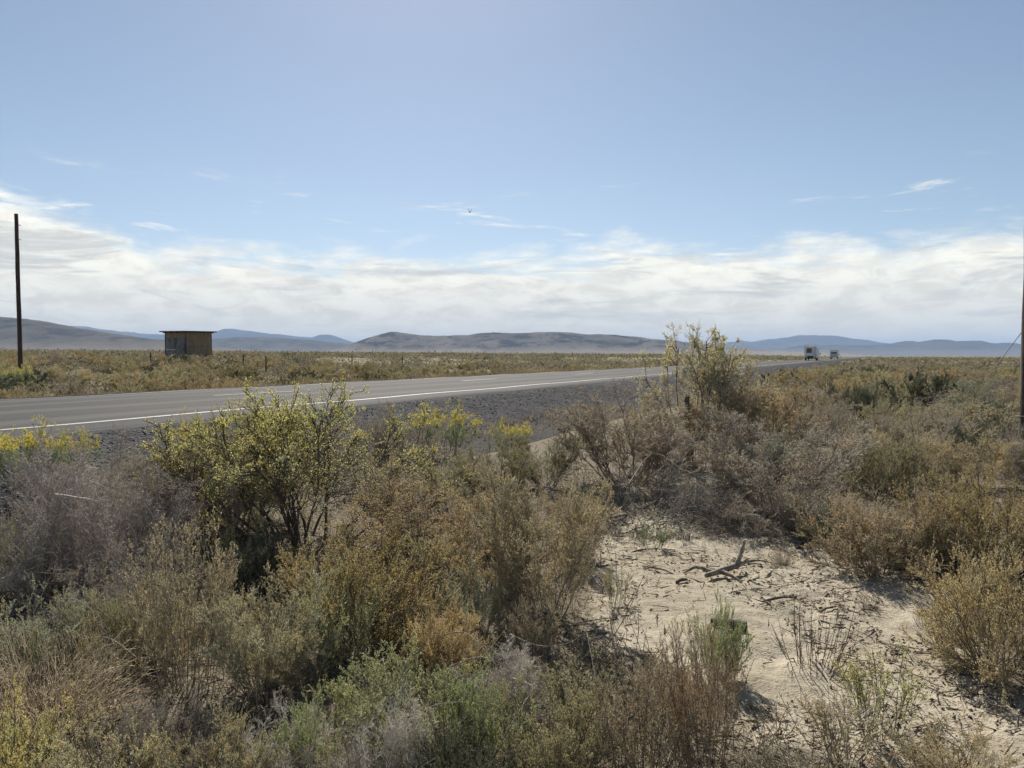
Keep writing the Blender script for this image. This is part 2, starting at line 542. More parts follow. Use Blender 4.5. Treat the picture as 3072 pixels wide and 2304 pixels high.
def build_road():
    road = empty('road', (*from_road(0, L_MID), 0), R(90) - TH, kind='structure')
    ts = axis(-12, 60, 0.5, 0.08, -120, 3200)
    v, f = strip(ts, np.linspace(L_NEAR - 1.45, L_FAR + 0.45, 24), lambda T, L: ROAD_Z + 0 * T - 0.012 * np.abs(L - L_MID) + 0.006 * np.sin(T * 0.9 + L))
    # pavement has a cut edge: fold the outer rows down
    n = 24
    v = v.reshape(-1, n, 3); v[:, 0, 2] -= 0.08; v[:, -1, 2] -= 0.08; v[:, 0, 1] += 0.33; v[:, -1, 1] -= 0.33
    link('pavement', mk_mesh('pavement', v.reshape(-1, 3), f, [asphalt_mat()], smooth=False), road)
    pw = paint_mat('road_paint_white', (0.34, 0.335, 0.325), 0.50)
    pf = paint_mat('road_paint_faded', (0.32, 0.31, 0.28), 0.42)
    surf = lambda T, L: ROAD_Z + 0.005 - 0.012 * np.abs(L - L_MID) + 0.006 * np.sin(T * 0.9 + L)
    for Lc, w in ((L_NEAR, 0.06), (L_FAR, 0.06)):
        wob = 0.012
        v, f = strip(ts, np.array([Lc - w, Lc + w]), surf)
        v[:, 1] += wob * np.sin(v[:, 0] * 0.35 + Lc)
        link('edge_line', mk_mesh('edge_line', v, f, [pw]), road)
    for k in range(-2, 14):
        t0 = 13.6 + 12.2 * k
        v, f = strip(np.linspace(t0, t0 + 3.05, 7), np.array([L_MID - 0.06, L_MID + 0.06]), surf)
        link('lane_dash', mk_mesh('lane_dash', v, f, [pf]), road)
    # gravel shoulders
    gm = gravel_mat()
    ts2 = axis(-14, 46, 0.14, 0.10, -120, 3000)

    def sh_z(T, L):
        x, y = from_road(T, L)
        prof = 0.625 * sstep(L, 5.9, 9.40)
        nz = (fbm(T * 0.5, L * 0.9, 31, 3) - 0.5) * 0.16 + (fbm(T * 4, L * 4, 32, 2) - 0.5) * 0.05
        m = sstep(L, 5.8, 7.0) * (1 - sstep(L, 8.6, 9.3))
        rut = -0.03 * np.exp(-((L - 8.7 - 0.1 * np.sin(T * 0.2)) / 0.15) ** 2)
        return prof + nz * m + rut - 0.15 * (1 - sstep(L, 5.6, 6.5))
    v, f = strip(ts2, np.arange(5.5, L_NEAR - 1.0, 0.12), sh_z)
    near_sh = link('gravel_shoulder', mk_mesh('gravel_shoulder', v, f, [gm], smooth=True), road)
    ts3 = axis(-14, 46, 0.5, 0.10, -120, 3000)

    def sf_z(T, L):
        return 0.655 - 0.36 * sstep(L, 18.5, 20.8) + (fbm(T * 0.6, L, 35, 3) - 0.5) * 0.10 * sstep(L, 18.8, 19.5) - 0.2 * sstep(L, 20.8, 21.8)
    v, f = strip(ts3, np.arange(L_FAR + 0.2, 21.9, 0.3), sf_z)
    link('gravel_shoulder', mk_mesh('gravel_shoulder', v, f, [gm], smooth=True), road)
    return road, sh_z


ROAD, SHOULDER_Z = build_road()

# ------------------------------------------------------------------ hills and mountain ranges
def hills(name, D, Wd, sky_px, mat, seed, rough, ncol=640, nrow=26, foot=-60.0):
    pts = np.array(sky_px, float)
    us = np.linspace((pts[0, 0] - 1536) / FPX, (pts[-1, 0] - 1536) / FPX, ncol)
    hs = np.interp(us, (pts[:, 0] - 1536) / FPX, (HOR - pts[:, 1]) / FPX)
    k = np.array([1, 2, 3, 2, 1.]) / 9
    hs = np.convolve(np.pad(hs, 2, 'edge'), k, 'valid')
    jag = (fbm(us * 70, us * 0, seed, 5, 0.6) - 0.5) * rough * 1.7
    hs = (hs + jag) * D + CAM_Z
    s = np.linspace(-1, 1, nrow)
    S, U = np.meshgrid(s, us, indexing='ij')
    X = U * D; Y = D + S * Wd
    env = np.where(S < 0, (1 - np.abs(S)) ** 1.35, (1 - S) ** 0.9)
    spur = np.abs(fbm(X / (0.05 * D), Y / (0.12 * D), seed + 3, 6, 0.58) - 0.5) * 2
    hill = np.clip(hs[None, :] - foot, 1, None)
    rel = env * (1 - 1.15 * spur * (1 - env) * np.clip(1.5 - np.abs(S), 0, 1))
    Z = foot + hill * np.clip(rel, 0, 1)
    v = np.stack([X.ravel(), Y.ravel(), Z.ravel()], -1)
    link(name, mk_mesh(name, v, grid_faces(nrow, ncol), [mat], smooth=True), kind='structure')


hm_near = hill_mat('scrub_hill', (0.085, 0.076, 0.066), (0.125, 0.110, 0.092), (0.040, 0.045, 0.045), 0.004, 20, 110)
hm_mid = hill_mat('brown_hill', (0.095, 0.085, 0.070), (0.170, 0.147, 0.116), (0.016, 0.017, 0.020), 0.0035, 25, 90)
hm_far = hill_mat('far_range', (0.06, 0.056, 0.054), (0.10, 0.09, 0.08), (0.04, 0.04, 0.042), 0.0012, 30, 160)
hills('far_mountains', 18000, 3200, [(-900, 1040), (-300, 985), (100, 970), (250, 976), (300, 983), (420, 996), (520, 999), (600, 1005), (640, 1000), (672, 981), (700, 982), (746, 990), (800, 996),
      (836, 1001), (870, 1003), (927, 1012), (963, 999), (985, 1000), (1010, 1007), (1054, 1023), (1120, 1040), (1600, 1045), (2040, 1040), (2137, 1027), (2225, 1021), (2255, 1023), (2330, 1012),
      (2368, 1010), (2392, 1004), (2440, 1002), (2505, 1003), (2560, 1015), (2610, 1019), (2650, 1028), (2760, 1040), (3000, 1035), (3400, 1020), (3900, 1050)], hm_far, 41, 0.0016)
hills('distant_mountains', 24000, 2000, [(700, 1040), (800, 1004), (836, 998), (881, 1006), (927, 1009), (1000, 1022), (1100, 1050)], hm_far, 43, 0.001, 160, 24)
hills('right_range', 12000, 2800, [(2250, 1062), (2350, 1046), (2400, 1035), (2440, 1030), (2480, 1034), (2560, 1036), (2640, 1032), (2690, 1027), (2730, 1022), (2770, 1024), (2810, 1015), (2838, 1016),
      (2862, 1021), (2900, 1020), (2935, 1020), (2960, 1025), (3000, 1029), (3030, 1027), (3072, 1033), (3300, 1020), (3700, 1010), (4200, 1045)], hm_far, 47, 0.0022)
hills('low_hills', 9000, 2600, [(350, 1058), (500, 1030), (633, 1013), (700, 1009), (768, 1007), (850, 1011), (930, 1016), (1000, 1024), (1080, 1034), (1200, 1046), (1400, 1056)], hm_near, 53, 0.0008)
hills('middle_hill', 6500, 1500, [(900, 1058), (1000, 1050), (1054, 1029), (1080, 1019), (1110, 1009), (1140, 1000), (1168, 991), (1195, 992), (1225, 996), (1260, 1001), (1295, 1004), (1350, 1002), (1410, 999),
      (1440, 994), (1470, 992), (1510, 994), (1560, 996), (1600, 994), (1615, 992), (1670, 991), (1720, 993), (1765, 997), (1800, 998), (1850, 1001), (1900, 1006), (1950, 1012), (2010, 1017), (2067, 1023), (2139, 1038),
      (2200, 1043), (2280, 1047), (2350, 1051), (2500, 1058), (2620, 1066)], hm_mid, 59, 0.0010)
hills('left_hill', 4500, 1700, [(-1500, 930), (-900, 880), (-500, 900), (-200, 925), (0, 943), (60, 948), (130, 960), (190, 972), (250, 982), (320, 994), (400, 1007), (450, 1012), (500, 1018), (600, 1032), (700, 1045), (850, 1056), (1000, 1064)], hm_near, 61, 0.0009)

# ------------------------------------------------------------------ plants
def perp(rng, d):
    a = unit(np.cross(d, rng.normal(size=d.shape)))
    return a


def lines(rng, base, d, length, K, up, wig, fall=0.0):
    pts = [base]
    for k in range(K):
        d = unit(d + np.array([0, 0, up - fall * (k + 1) / K]) + wig * rng.normal(size=d.shape))
        pts.append(pts[-1] + d * (length / K)[:, None])
    return np.stack(pts, 1)


def sprout(rng, pts, length, n, t0, t1, ang, ratio, K, up, wig, fall=0.0):
    idx = np.repeat(np.arange(len(pts)), n)
    t = rng.uniform(t0, t1, len(idx))
    Kp = pts.shape[1] - 1
    seg = np.minimum((t * Kp).astype(int), Kp - 1)
    f = (t * Kp - seg)[:, None]
    a = pts[idx, seg]; b = pts[idx, seg + 1]
    tan = unit(b - a)
    an = np.radians(ang) * rng.uniform(0.6, 1.3, len(idx))[:, None]
    d = tan * np.cos(an) + perp(rng, tan) * np.sin(an)
    ln = length[idx] * ratio * (1.2 - 0.6 * t) * rng.uniform(0.55, 1.25, len(idx))
    return lines(rng, a + (b - a) * f, d, ln, K, up, wig, fall), ln


def tube(pts, r0, r1, s):
    n, K1, _ = pts.shape
    d = unit(pts[:, -1] - pts[:, 0])
    ref = np.where(np.abs(d[:, 2:3]) < 0.9, np.array([[0, 0, 1.0]]), np.array([[1.0, 0, 0]]))
    u = unit(np.cross(d, ref)); w = np.cross(d, u)
    r0 = np.broadcast_to(r0, (n,)); r1 = np.broadcast_to(r1, (n,))
    tt = np.linspace(0, 1, K1)
    rad = r0[:, None] * (1 - tt) + r1[:, None] * tt
    an = np.arange(s) * 2 * math.pi / s
    ring = np.cos(an)[None, :, None] * u[:, None] + np.sin(an)[None, :, None] * w[:, None]
    v = pts[:, :, None, :] + rad[:, :, None, None] * ring[:, None]
    base = (np.arange(n) * K1 * s)[:, None, None]
    k = (np.arange(K1 - 1) * s)[None, :, None]
    j = np.arange(s)[None, None, :]; j2 = (j + 1) % s
    f = np.stack([base + k + j, base + k + j2, base + k + s + j2, base + k + s + j], -1).reshape(-1, 4)
    return v.reshape(-1, 3), f


def leaves(rng, pos, ax, ln, wd):
    n = len(pos)
    side = perp(rng, ax)
    ln = ln * rng.uniform(0.6, 1.35, n)[:, None]; wd = wd * rng.uniform(0.7, 1.3, n)[:, None]
    nrm = np.cross(ax, side)
    mid = pos + ax * ln * 0.5
    v = np.stack([pos, mid + side * wd * 0.5 + nrm * wd * 0.15, pos + ax * ln, mid - side * wd * 0.5 + nrm * wd * 0.15], 1).reshape(-1, 3)
    return v, np.arange(n * 4).reshape(n, 4)


class Buf:
    def __init__(self):
        self.v, self.f, self.t, self.n = [], [], [], 0

    def add(self, v, f, t):
        self.v.append(v); self.f.append(f + self.n); self.n += len(v)
        self.t.append(np.broadcast_to(t, (len(v), 3)))

    def arrays(self):
        return np.concatenate(self.v), np.concatenate(self.f), np.concatenate(self.t)


def along_pts(rng, pts, n, t0, t1):
    idx = np.repeat(np.arange(len(pts)), n)
    K = pts.shape[1] - 1
    t = rng.uniform(t0, t1, len(idx))
    seg = np.minimum((t * K).astype(int), K - 1)
    f = (t * K - seg)[:, None]
    a = pts[idx, seg]; b = pts[idx, seg + 1]
    return a + (b - a) * f, unit(b - a), idx


def plant(seed, n0, h, spread, lv, leaf=None, rb=0.08, r0=0.012, K0=5, up=0.05, wig=0.12, fall=0.0, dome=0.35, leaf_up=0.3, tilt_min=0.0,
          tip=None, tip_from=0.6, flower=None, rtwig=0.0014, leaf_lv=(-1,), gap=0.0, base_spread=0.0, side4=4, lenvar=(0.72, 1.06)):
    """Grow a shrub: stems, levels of branches, leaves on the last ones. Returns arrays for stems, leaves and flowers."""
    rng = np.random.default_rng(seed)
    a = rng.uniform(0, 2 * math.pi, n0)
    q = np.sqrt(rng.uniform(0, 1, n0))
    tilt = np.radians(tilt_min + (spread - tilt_min) * q)
    d = np.stack([np.sin(tilt) * np.cos(a), np.sin(tilt) * np.sin(a), np.cos(tilt)], -1)
    rr = rb * np.sqrt(rng.uniform(0, 1, n0)) + base_spread * q
    a2 = a + rng.normal(0, 0.5, n0)
    base = np.stack([rr * np.cos(a2), rr * np.sin(a2), np.full(n0, -0.04)], -1)
    ln = h * rng.uniform(lenvar[0], lenvar[1], n0) * (1 - dome * (tilt / np.radians(max(spread, 1))) ** 2 * 0.5)
    L = [(lines(rng, base, d, ln, K0, up, wig, fall), ln)]
    for (n, t0, t1, ang, ratio, K, up_, wig_) in lv:
        L.append(sprout(rng, L[-1][0], L[-1][1], n, t0, t1, ang, ratio, K, up_, wig_, fall * 0.6))
    st = Buf()
    rad = r0
    for i, (p, l) in enumerate(L):
        last = i == len(L) - 1
        p = p.copy()
        below = p[:, :, 2] < 0.012
        p[:, 1:, 2] = np.where(below[:, 1:], 0.012 + 0.02 * rng.uniform(0, 1, below[:, 1:].shape), p[:, 1:, 2])
        L[i] = (p, l)
        ra = np.full(len(p), rad) * rng.uniform(0.7, 1.25, len(p))
        v, f = tube(p, np.maximum(ra, rtwig), np.maximum(ra * 0.45, rtwig * 0.6), side4 if i == 0 else 3)
        tw = rng.uniform(0.7, 1.3, len(p)) * np.where(rng.uniform(0, 1, len(p)) < (0.14 if i else 0.0), 1.9, 1.0)
        tn = np.repeat(tw, p.shape[1] * (side4 if i == 0 else 3))[:, None] * np.ones(3)
        st.add(v, f, tn)
        rad *= 0.45
    lf = Buf()
    zmax = max(p[:, :, 2].max() for p, _ in L)
    if leaf:
        for (li, n, t0, t1, ll, lw) in leaf:
            p, _ = L[li]
            pos, tan, idx = along_pts(rng, p, n, t0, t1)
            if gap:
                keep = fbm(pos[:, 0] * 9 + seed, (pos[:, 1] + pos[:, 2]) * 9, seed, 2) > gap
                pos, tan, idx = pos[keep], tan[keep], idx[keep]
            ax = unit(tan * 0.7 + rng.normal(0, 0.55, tan.shape) + np.array([0, 0, leaf_up]))
            v, f = leaves(rng, pos, ax, ll, lw)
            br = rng.uniform(0.72, 1.3, len(pos))[:, None] * np.ones(3)
            clump = (0.8 + 0.4 * fbm(pos[:, 0] * 5 + 3, pos[:, 1] * 5 + pos[:, 2] * 4, seed + 5, 2))[:, None]
            hue = fbm(pos[:, 0] * 7 + 11, pos[:, 1] * 7 - pos[:, 2] * 6, seed + 8, 2)[:, None] * 2 - 1 + rng.normal(0, 0.35, (len(pos), 1))
            t = br * clump * (1 + np.clip(hue, -1, 1) * np.array([0.13, 0.0, -0.20]))
            dead = (rng.uniform(0, 1, len(pos)) < 0.07)[:, None]
            t = np.where(dead, t * np.array([1.25, 1.2, 1.45]), t)
            if tip is not None:
                w = sstep(pos[:, 2] / zmax + rng.normal(0, 0.12, len(pos)), tip_from, tip_from + 0.3)[:, None]
                t = t * ((1 - w) + w * np.array(tip))
            lf.add(v, f, np.repeat(t, 4, 0))
    fl = Buf()
    if flower:
        n, ll, lw, share = flower
        p, _ = L[-1]
        tips = p[:, -1]
        tips = tips[(tips[:, 2] > 0.55 * zmax) & (rng.uniform(0, 1, len(tips)) < share)]
        pos = np.repeat(tips, n, 0) + rng.normal(0, 0.012, (len(tips) * n, 3))
        ax = unit(rng.normal(0, 0.6, pos.shape) + np.array([0, 0, 0.8]))
        v, f = leaves(rng, pos, ax, ll, lw)
        t = rng.uniform(0.75, 1.25, len(pos))[:, None] * np.ones(3)
        fl.add(v, f, np.repeat(t, 4, 0))
    return st, lf, fl


KINDS = {}


def proto(kind, variants, hp=99.3, **kw):
    KINDS[kind] = []
    for i, sd in enumerate(variants):
        st, lf, fl = plant(sd, **kw)
        v, f, t = st.arrays()
        rec = {'stems': mk_mesh(kind + '_stems', v, f, [M_WOOD], t)}
        allv = [v]
        if lf.n:
            v, f, t = lf.arrays()
            rec['foliage'] = mk_mesh(kind + '_foliage', v, f, [M_LEAF], t); allv.append(v)
        if fl.n:
            v, f, t = fl.arrays()
            rec['flowers'] = mk_mesh(kind + '_flowers', v, f, [M_LEAF], t); allv.append(v)
        av = np.concatenate(allv)
        rec['h'] = float(np.percentile(av[:, 2], hp))
        rec['w'] = float(np.percentile(np.hypot(av[:, 0], av[:, 1]), 96)) * 2
        KINDS[kind].append(rec)


# level tuples: count, from, to, angle, length ratio, segments, upward pull, waviness
proto('leafy', [103], n0=22, h=0.95, spread=60, up=0.03, wig=0.12, r0=0.0105, rb=0.24, K0=6, lenvar=(0.84, 1.0), hp=99.0,
      lv=[(9, .30, 1, 38, .46, 4, .04, .18), (9, .15, 1, 36, .48, 2, .04, .22), (5, .1, 1, 40, .55, 1, .04, .25)],
      leaf=[(3, 7, .0, 1, .0105, .0052), (2, 7, .3, 1, .0105, .0052)], tip=(1.36, 1.40, 0.9), tip_from=0.55, gap=0.20)
proto('treelet', [106], n0=20, h=1.3, spread=40, up=0.0, wig=0.13, r0=0.012, rb=0.2, K0=6, lenvar=(0.86, 0.98), hp=99.2,
      lv=[(9, .55, 1, 58, .36, 4, .02, .2), (8, .2, 1, 46, .5, 2, .02, .24), (5, .1, 1, 48, .55, 1, .02, .25)],
      leaf=[(3, 10, .0, 1, .0125, .0062), (2, 8, .3, 1, .0125, .0062)], tip=(1.12, 1.14, 0.95), tip_from=0.55, gap=0.16)
proto('bare', [111, 112], n0=28, h=1.0, spread=74, up=0.02, wig=0.17, r0=0.0065, rb=0.22, fall=0.10, side4=3,
      lv=[(8, .15, 1, 40, .55, 4, .03, .22), (8, .1, 1, 42, .5, 2, .02, .28), (5, .1, 1, 45, .6, 1, .02, .3)],
      leaf=[(3, 5, .0, 1, .011, .0048)], rtwig=0.0017)
proto('feathery', [121, 122], n0=20, h=1.0, spread=46, up=0.03, wig=0.10, r0=0.0065, rb=0.15, side4=3,
      lv=[(8, .2, 1, 25, .5, 4, .05, .13), (8, .15, 1, 28, .5, 2, .05, .17), (5, .1, 1, 32, .55, 1, .04, .2)],
      leaf=[(3, 9, .0, 1, .0115, .0055), (2, 6, .3, 1, .0115, .0055)], gap=0.27)
proto('sage', [131], n0=40, h=0.62, spread=60, up=0.09, wig=0.12, r0=0.0045, rb=0.2, side4=3,
      lv=[(9, .2, 1, 34, .42, 3, .14, .14), (5, .2, 1, 34, .5, 1, .15, .15)],
      leaf=[(2, 16, .0, 1, .0135, .0050), (1, 20, .2, 1, .014, .0050)], leaf_up=0.25)
proto('dome', [141], n0=46, h=0.8, spread=70, up=0.05, wig=0.13, r0=0.0055, rb=0.18, side4=3,
      lv=[(9, .2, 1, 32, .46, 3, .07, .16), (8, .15, 1, 34, .5, 1, .07, .2)],
      leaf=[(2, 24, .0, 1, .0115, .0058), (1, 16, .4, 1, .0115, .0058)], gap=0.20)
proto('stalks', [151], n0=44, h=0.9, spread=22, up=0.03, wig=0.05, r0=0.0036, rb=0.17, side4=3,
      lv=[(10, .35, 1, 24, .26, 3, .06, .1), (4, .2, 1, 27, .45, 1, .06, .12)],
      leaf=[(2, 8, .0, 1, .0105, .0042), (1, 8, .2, 1, .0105, .0042)])
proto('rabbitbrush', [161], n0=34, h=0.72, spread=44, up=0.06, wig=0.09, r0=0.005, rb=0.14, side4=3,
      lv=[(7, .3, 1, 22, .42, 3, .1, .1), (5, .3, 1, 25, .45, 1, .12, .12)],
      leaf=[(2, 10, .0, .9, .024, .0040), (1, 14, .1, 1, .026, .004)], leaf_up=0.4, flower=(8, .014, .009, 0.85))
proto('tuft', [171], n0=240, h=0.5, spread=62, up=-0.01, wig=0.11, r0=0.0016, rb=0.10, K0=3, side4=3, fall=0.10, rtwig=0.0010,
      lv=[(2, .4, 1, 20, .4, 1, 0, .15)], leaf=[(1, 4, .0, 1, .011, .004)])
proto('drygrass', [175], n0=420, h=0.62, spread=78, up=0.0, wig=0.13, r0=0.0024, rb=0.34, K0=4, side4=3, fall=0.22, rtwig=0.0012,
      lv=[(4, .3, 1, 26, .4, 2, 0, .2)], leaf=[(1, 3, .4, 1, .010, .003)])
proto('deadheap', [181], n0=96, h=1.0, spread=86, tilt_min=45, up=0.02, wig=0.16, r0=0.0062, rb=0.3, base_spread=0.45, fall=0.12, K0=6, side4=3,
      lv=[(6, .2, 1, 40, .5, 3, .02, .24), (5, .2, 1, 42, .5, 2, .0, .28), (2, .2, 1, 42, .5, 1, .0, .28)])
proto('sticks', [191], n0=30, h=0.42, spread=64, up=0.11, wig=0.07, r0=0.0034, rb=0.10, base_spread=0.06,
      lv=[(3, .3, .9, 28, .35, 3, .06, .1), (2, .3, .9, 30, .4, 2, .05, .1)], rtwig=0.0010)
proto('weed', [195], n0=18, h=0.55, spread=28, up=0.04, wig=0.07, r0=0.0030, rb=0.11, side4=3,
      lv=[(7, .3, 1, 30, .32, 3, .08, .12), (4, .2, 1, 30, .5, 1, .08, .15)],
      leaf=[(2, 8, .0, 1, .013, .0055), (1, 6, .3, 1, .013, .0055)])


def mid_proto(kind, variants, **kw):
    KINDS[kind] = []
    for sd in variants:
        st, lf, fl = plant(sd, **kw)
        v, f, t = st.arrays(); v2, f2, t2 = lf.arrays()
        av = np.concatenate([v, v2]); af = np.concatenate([f, f2 + len(v)])
        tt = np.concatenate([t * np.array([0.62, 0.58, 0.62]), t2])
        fm = np.concatenate([np.zeros(len(f)), np.ones(len(f2))])
        me = mk_mesh(kind, av, af, [M_WOOD, M_LEAF_MID], tt, fm)
        KINDS[kind].append({'whole': me, 'h': float(np.percentile(av[:, 2], 99.3)), 'w': float(np.percentile(np.hypot(av[:, 0], av[:, 1]), 96)) * 2})


mid_proto('mid_dome', [201, 202], n0=20, h=0.8, spread=70, up=0.05, wig=0.14, r0=0.008, rb=0.2, side4=3, rtwig=0.003,
          lv=[(7, .25, 1, 34, .48, 2, .07, .18), (7, .2, 1, 36, .5, 1, .06, .2)],
          leaf=[(2, 22, .0, 1, .027, .0145), (1, 22, .3, 1, .027, .0145)], gap=0.16)
mid_proto('mid_feather', [211, 212], n0=18, h=0.9, spread=60, up=0.03, wig=0.12, r0=0.009, rb=0.16, side4=3, rtwig=0.003,
          lv=[(8, .2, 1, 28, .5, 2, .05, .15), (8, .2, 1, 30, .5, 1, .05, .2)],
          leaf=[(2, 20, .0, 1, .025, .0125), (1, 14, .3, 1, .025, .0125)], gap=0.2)
mid_proto('mid_bare', [221], n0=24, h=0.9, spread=72, up=0.03, wig=0.2, r0=0.007, rb=0.25, side4=3, rtwig=0.0030, fall=0.06,
          lv=[(7, .15, 1, 40, .5, 2, .03, .22), (8, .1, 1, 42, .55, 1, .03, .3)],
          leaf=[(2, 13, .0, 1, .022, .0105), (1, 8, .2, 1, .022, .0105)])

# colours of foliage and of twigs, some holding painted shade
PAL = {
    'yellowolive': ((0.47, 0.42, 0.17), (0.09, 0.074, 0.06)),
    'olive': ((0.30, 0.265, 0.135), (0.12, 0.10, 0.08)),
    'paleolive': ((0.40, 0.355, 0.205), (0.20, 0.175, 0.13)),
    'greypurple': ((0.33, 0.285, 0.25), (0.27, 0.232, 0.21)),
    'greybrown': ((0.33, 0.28, 0.215), (0.24, 0.205, 0.168)),
    'gold': ((0.44, 0.345, 0.165), (0.19, 0.15, 0.105)),
    'goldbrown': ((0.39, 0.30, 0.165), (0.185, 0.145, 0.105)),
    'goldtan': ((0.42, 0.345, 0.195), (0.24, 0.195, 0.14)),
    'rust': ((0.39, 0.30, 0.18), (0.17, 0.135, 0.10)),
    'rustolive': ((0.33, 0.255, 0.105), (0.15, 0.115, 0.075)),
    'orange': ((0.60, 0.45, 0.21), (0.27, 0.20, 0.12)),
    'sagegreen': ((0.315, 0.325, 0.14), (0.21, 0.20, 0.165)),
    'green': ((0.26, 0.30, 0.125), (0.19, 0.18, 0.13)),
    'shadegreen': ((0.105, 0.112, 0.066), (0.075, 0.070, 0.06)),  # dark green deepened further, so shadowed mounds have their shade in the colour
    'greygreen': ((0.25, 0.25, 0.16), (0.24, 0.228, 0.20)),
    'tan': ((0.52, 0.42, 0.25), (0.46, 0.36, 0.225)),
    'silver': ((0.38, 0.345, 0.285), (0.45, 0.415, 0.365)),
    'shadegrey': ((0.2, 0.2, 0.2), (0.095, 0.093, 0.092)),  # dead wood, twig colour darkened to paint in the bush's shadow
    'pinkbrown': ((0.36, 0.30, 0.225), (0.23, 0.185, 0.15)),
    'redbrown': ((0.34, 0.245, 0.14), (0.215, 0.15, 0.10)),
    'palegrey': ((0.50, 0.44, 0.29), (0.14, 0.12, 0.10)),
    'darkstick': ((0.2, 0.2, 0.2), (0.11, 0.085, 0.066)),
}
def soften(c, sat, val):
    g = 0.3 * c[0] + 0.6 * c[1] + 0.1 * c[2]
    return tuple(min(0.75, (g + (k - g) * sat) * val) for k in c)


PAL = {k: (soften((a[0] * 0.98, a[1], a[2] * 0.91), 0.87, 1.24), soften(b, 0.85, 1.10)) for k, (a, b) in PAL.items()}
FLOWER = (0.76, 0.58, 0.05)
RNG = random.Random(7)
PLACED = []                                        # x, y, radius of what already stands


def put_plant(kind, var, x, y, z, h, w, pal, name, label, group=None, cat='shrub', rz=None, lean=0.0, tilt=0.03, flower=None):
    rec = KINDS[kind][var % len(KINDS[kind])]
    lc, scol = PAL[pal]
    rz = RNG.uniform(0, 6.283) if rz is None else rz
    s = (w / rec['w'], w / rec['w'], h / rec['h'])
    if 'whole' in rec:
        o = link(name, rec['whole'], label=label, category=cat)
        o.color = (*(c * 0.98 for c in lc), 1)
    else:
        o = empty(name, (0, 0, 0), label=label, category=cat)
        for part in ('stems', 'foliage', 'flowers'):
            if part in rec:
                c = link(part, rec[part], o)
                c.color = (*(scol if part == 'stems' else lc if part == 'foliage' else (flower or FLOWER)), 1)
    if group:
        o['group'] = group
    o.location = (x, y, z - 0.01)
    o.rotation_euler = (RNG.uniform(-tilt, tilt), RNG.uniform(-tilt, tilt) + lean, rz)
    o.scale = s
    PLACED.append((x, y, w * 0.5))
    return o


def hero(kind, var, px, py, top, wpx, pal, name, label, group=None, cat='shrub', **kw):
    x, y, z = at(px, py)
    h = (py - top) / FPX * y * 1.02
    return put_plant(kind, var, x, y, z, h, wpx / FPX * y, pal, name, label, group, cat, **kw)


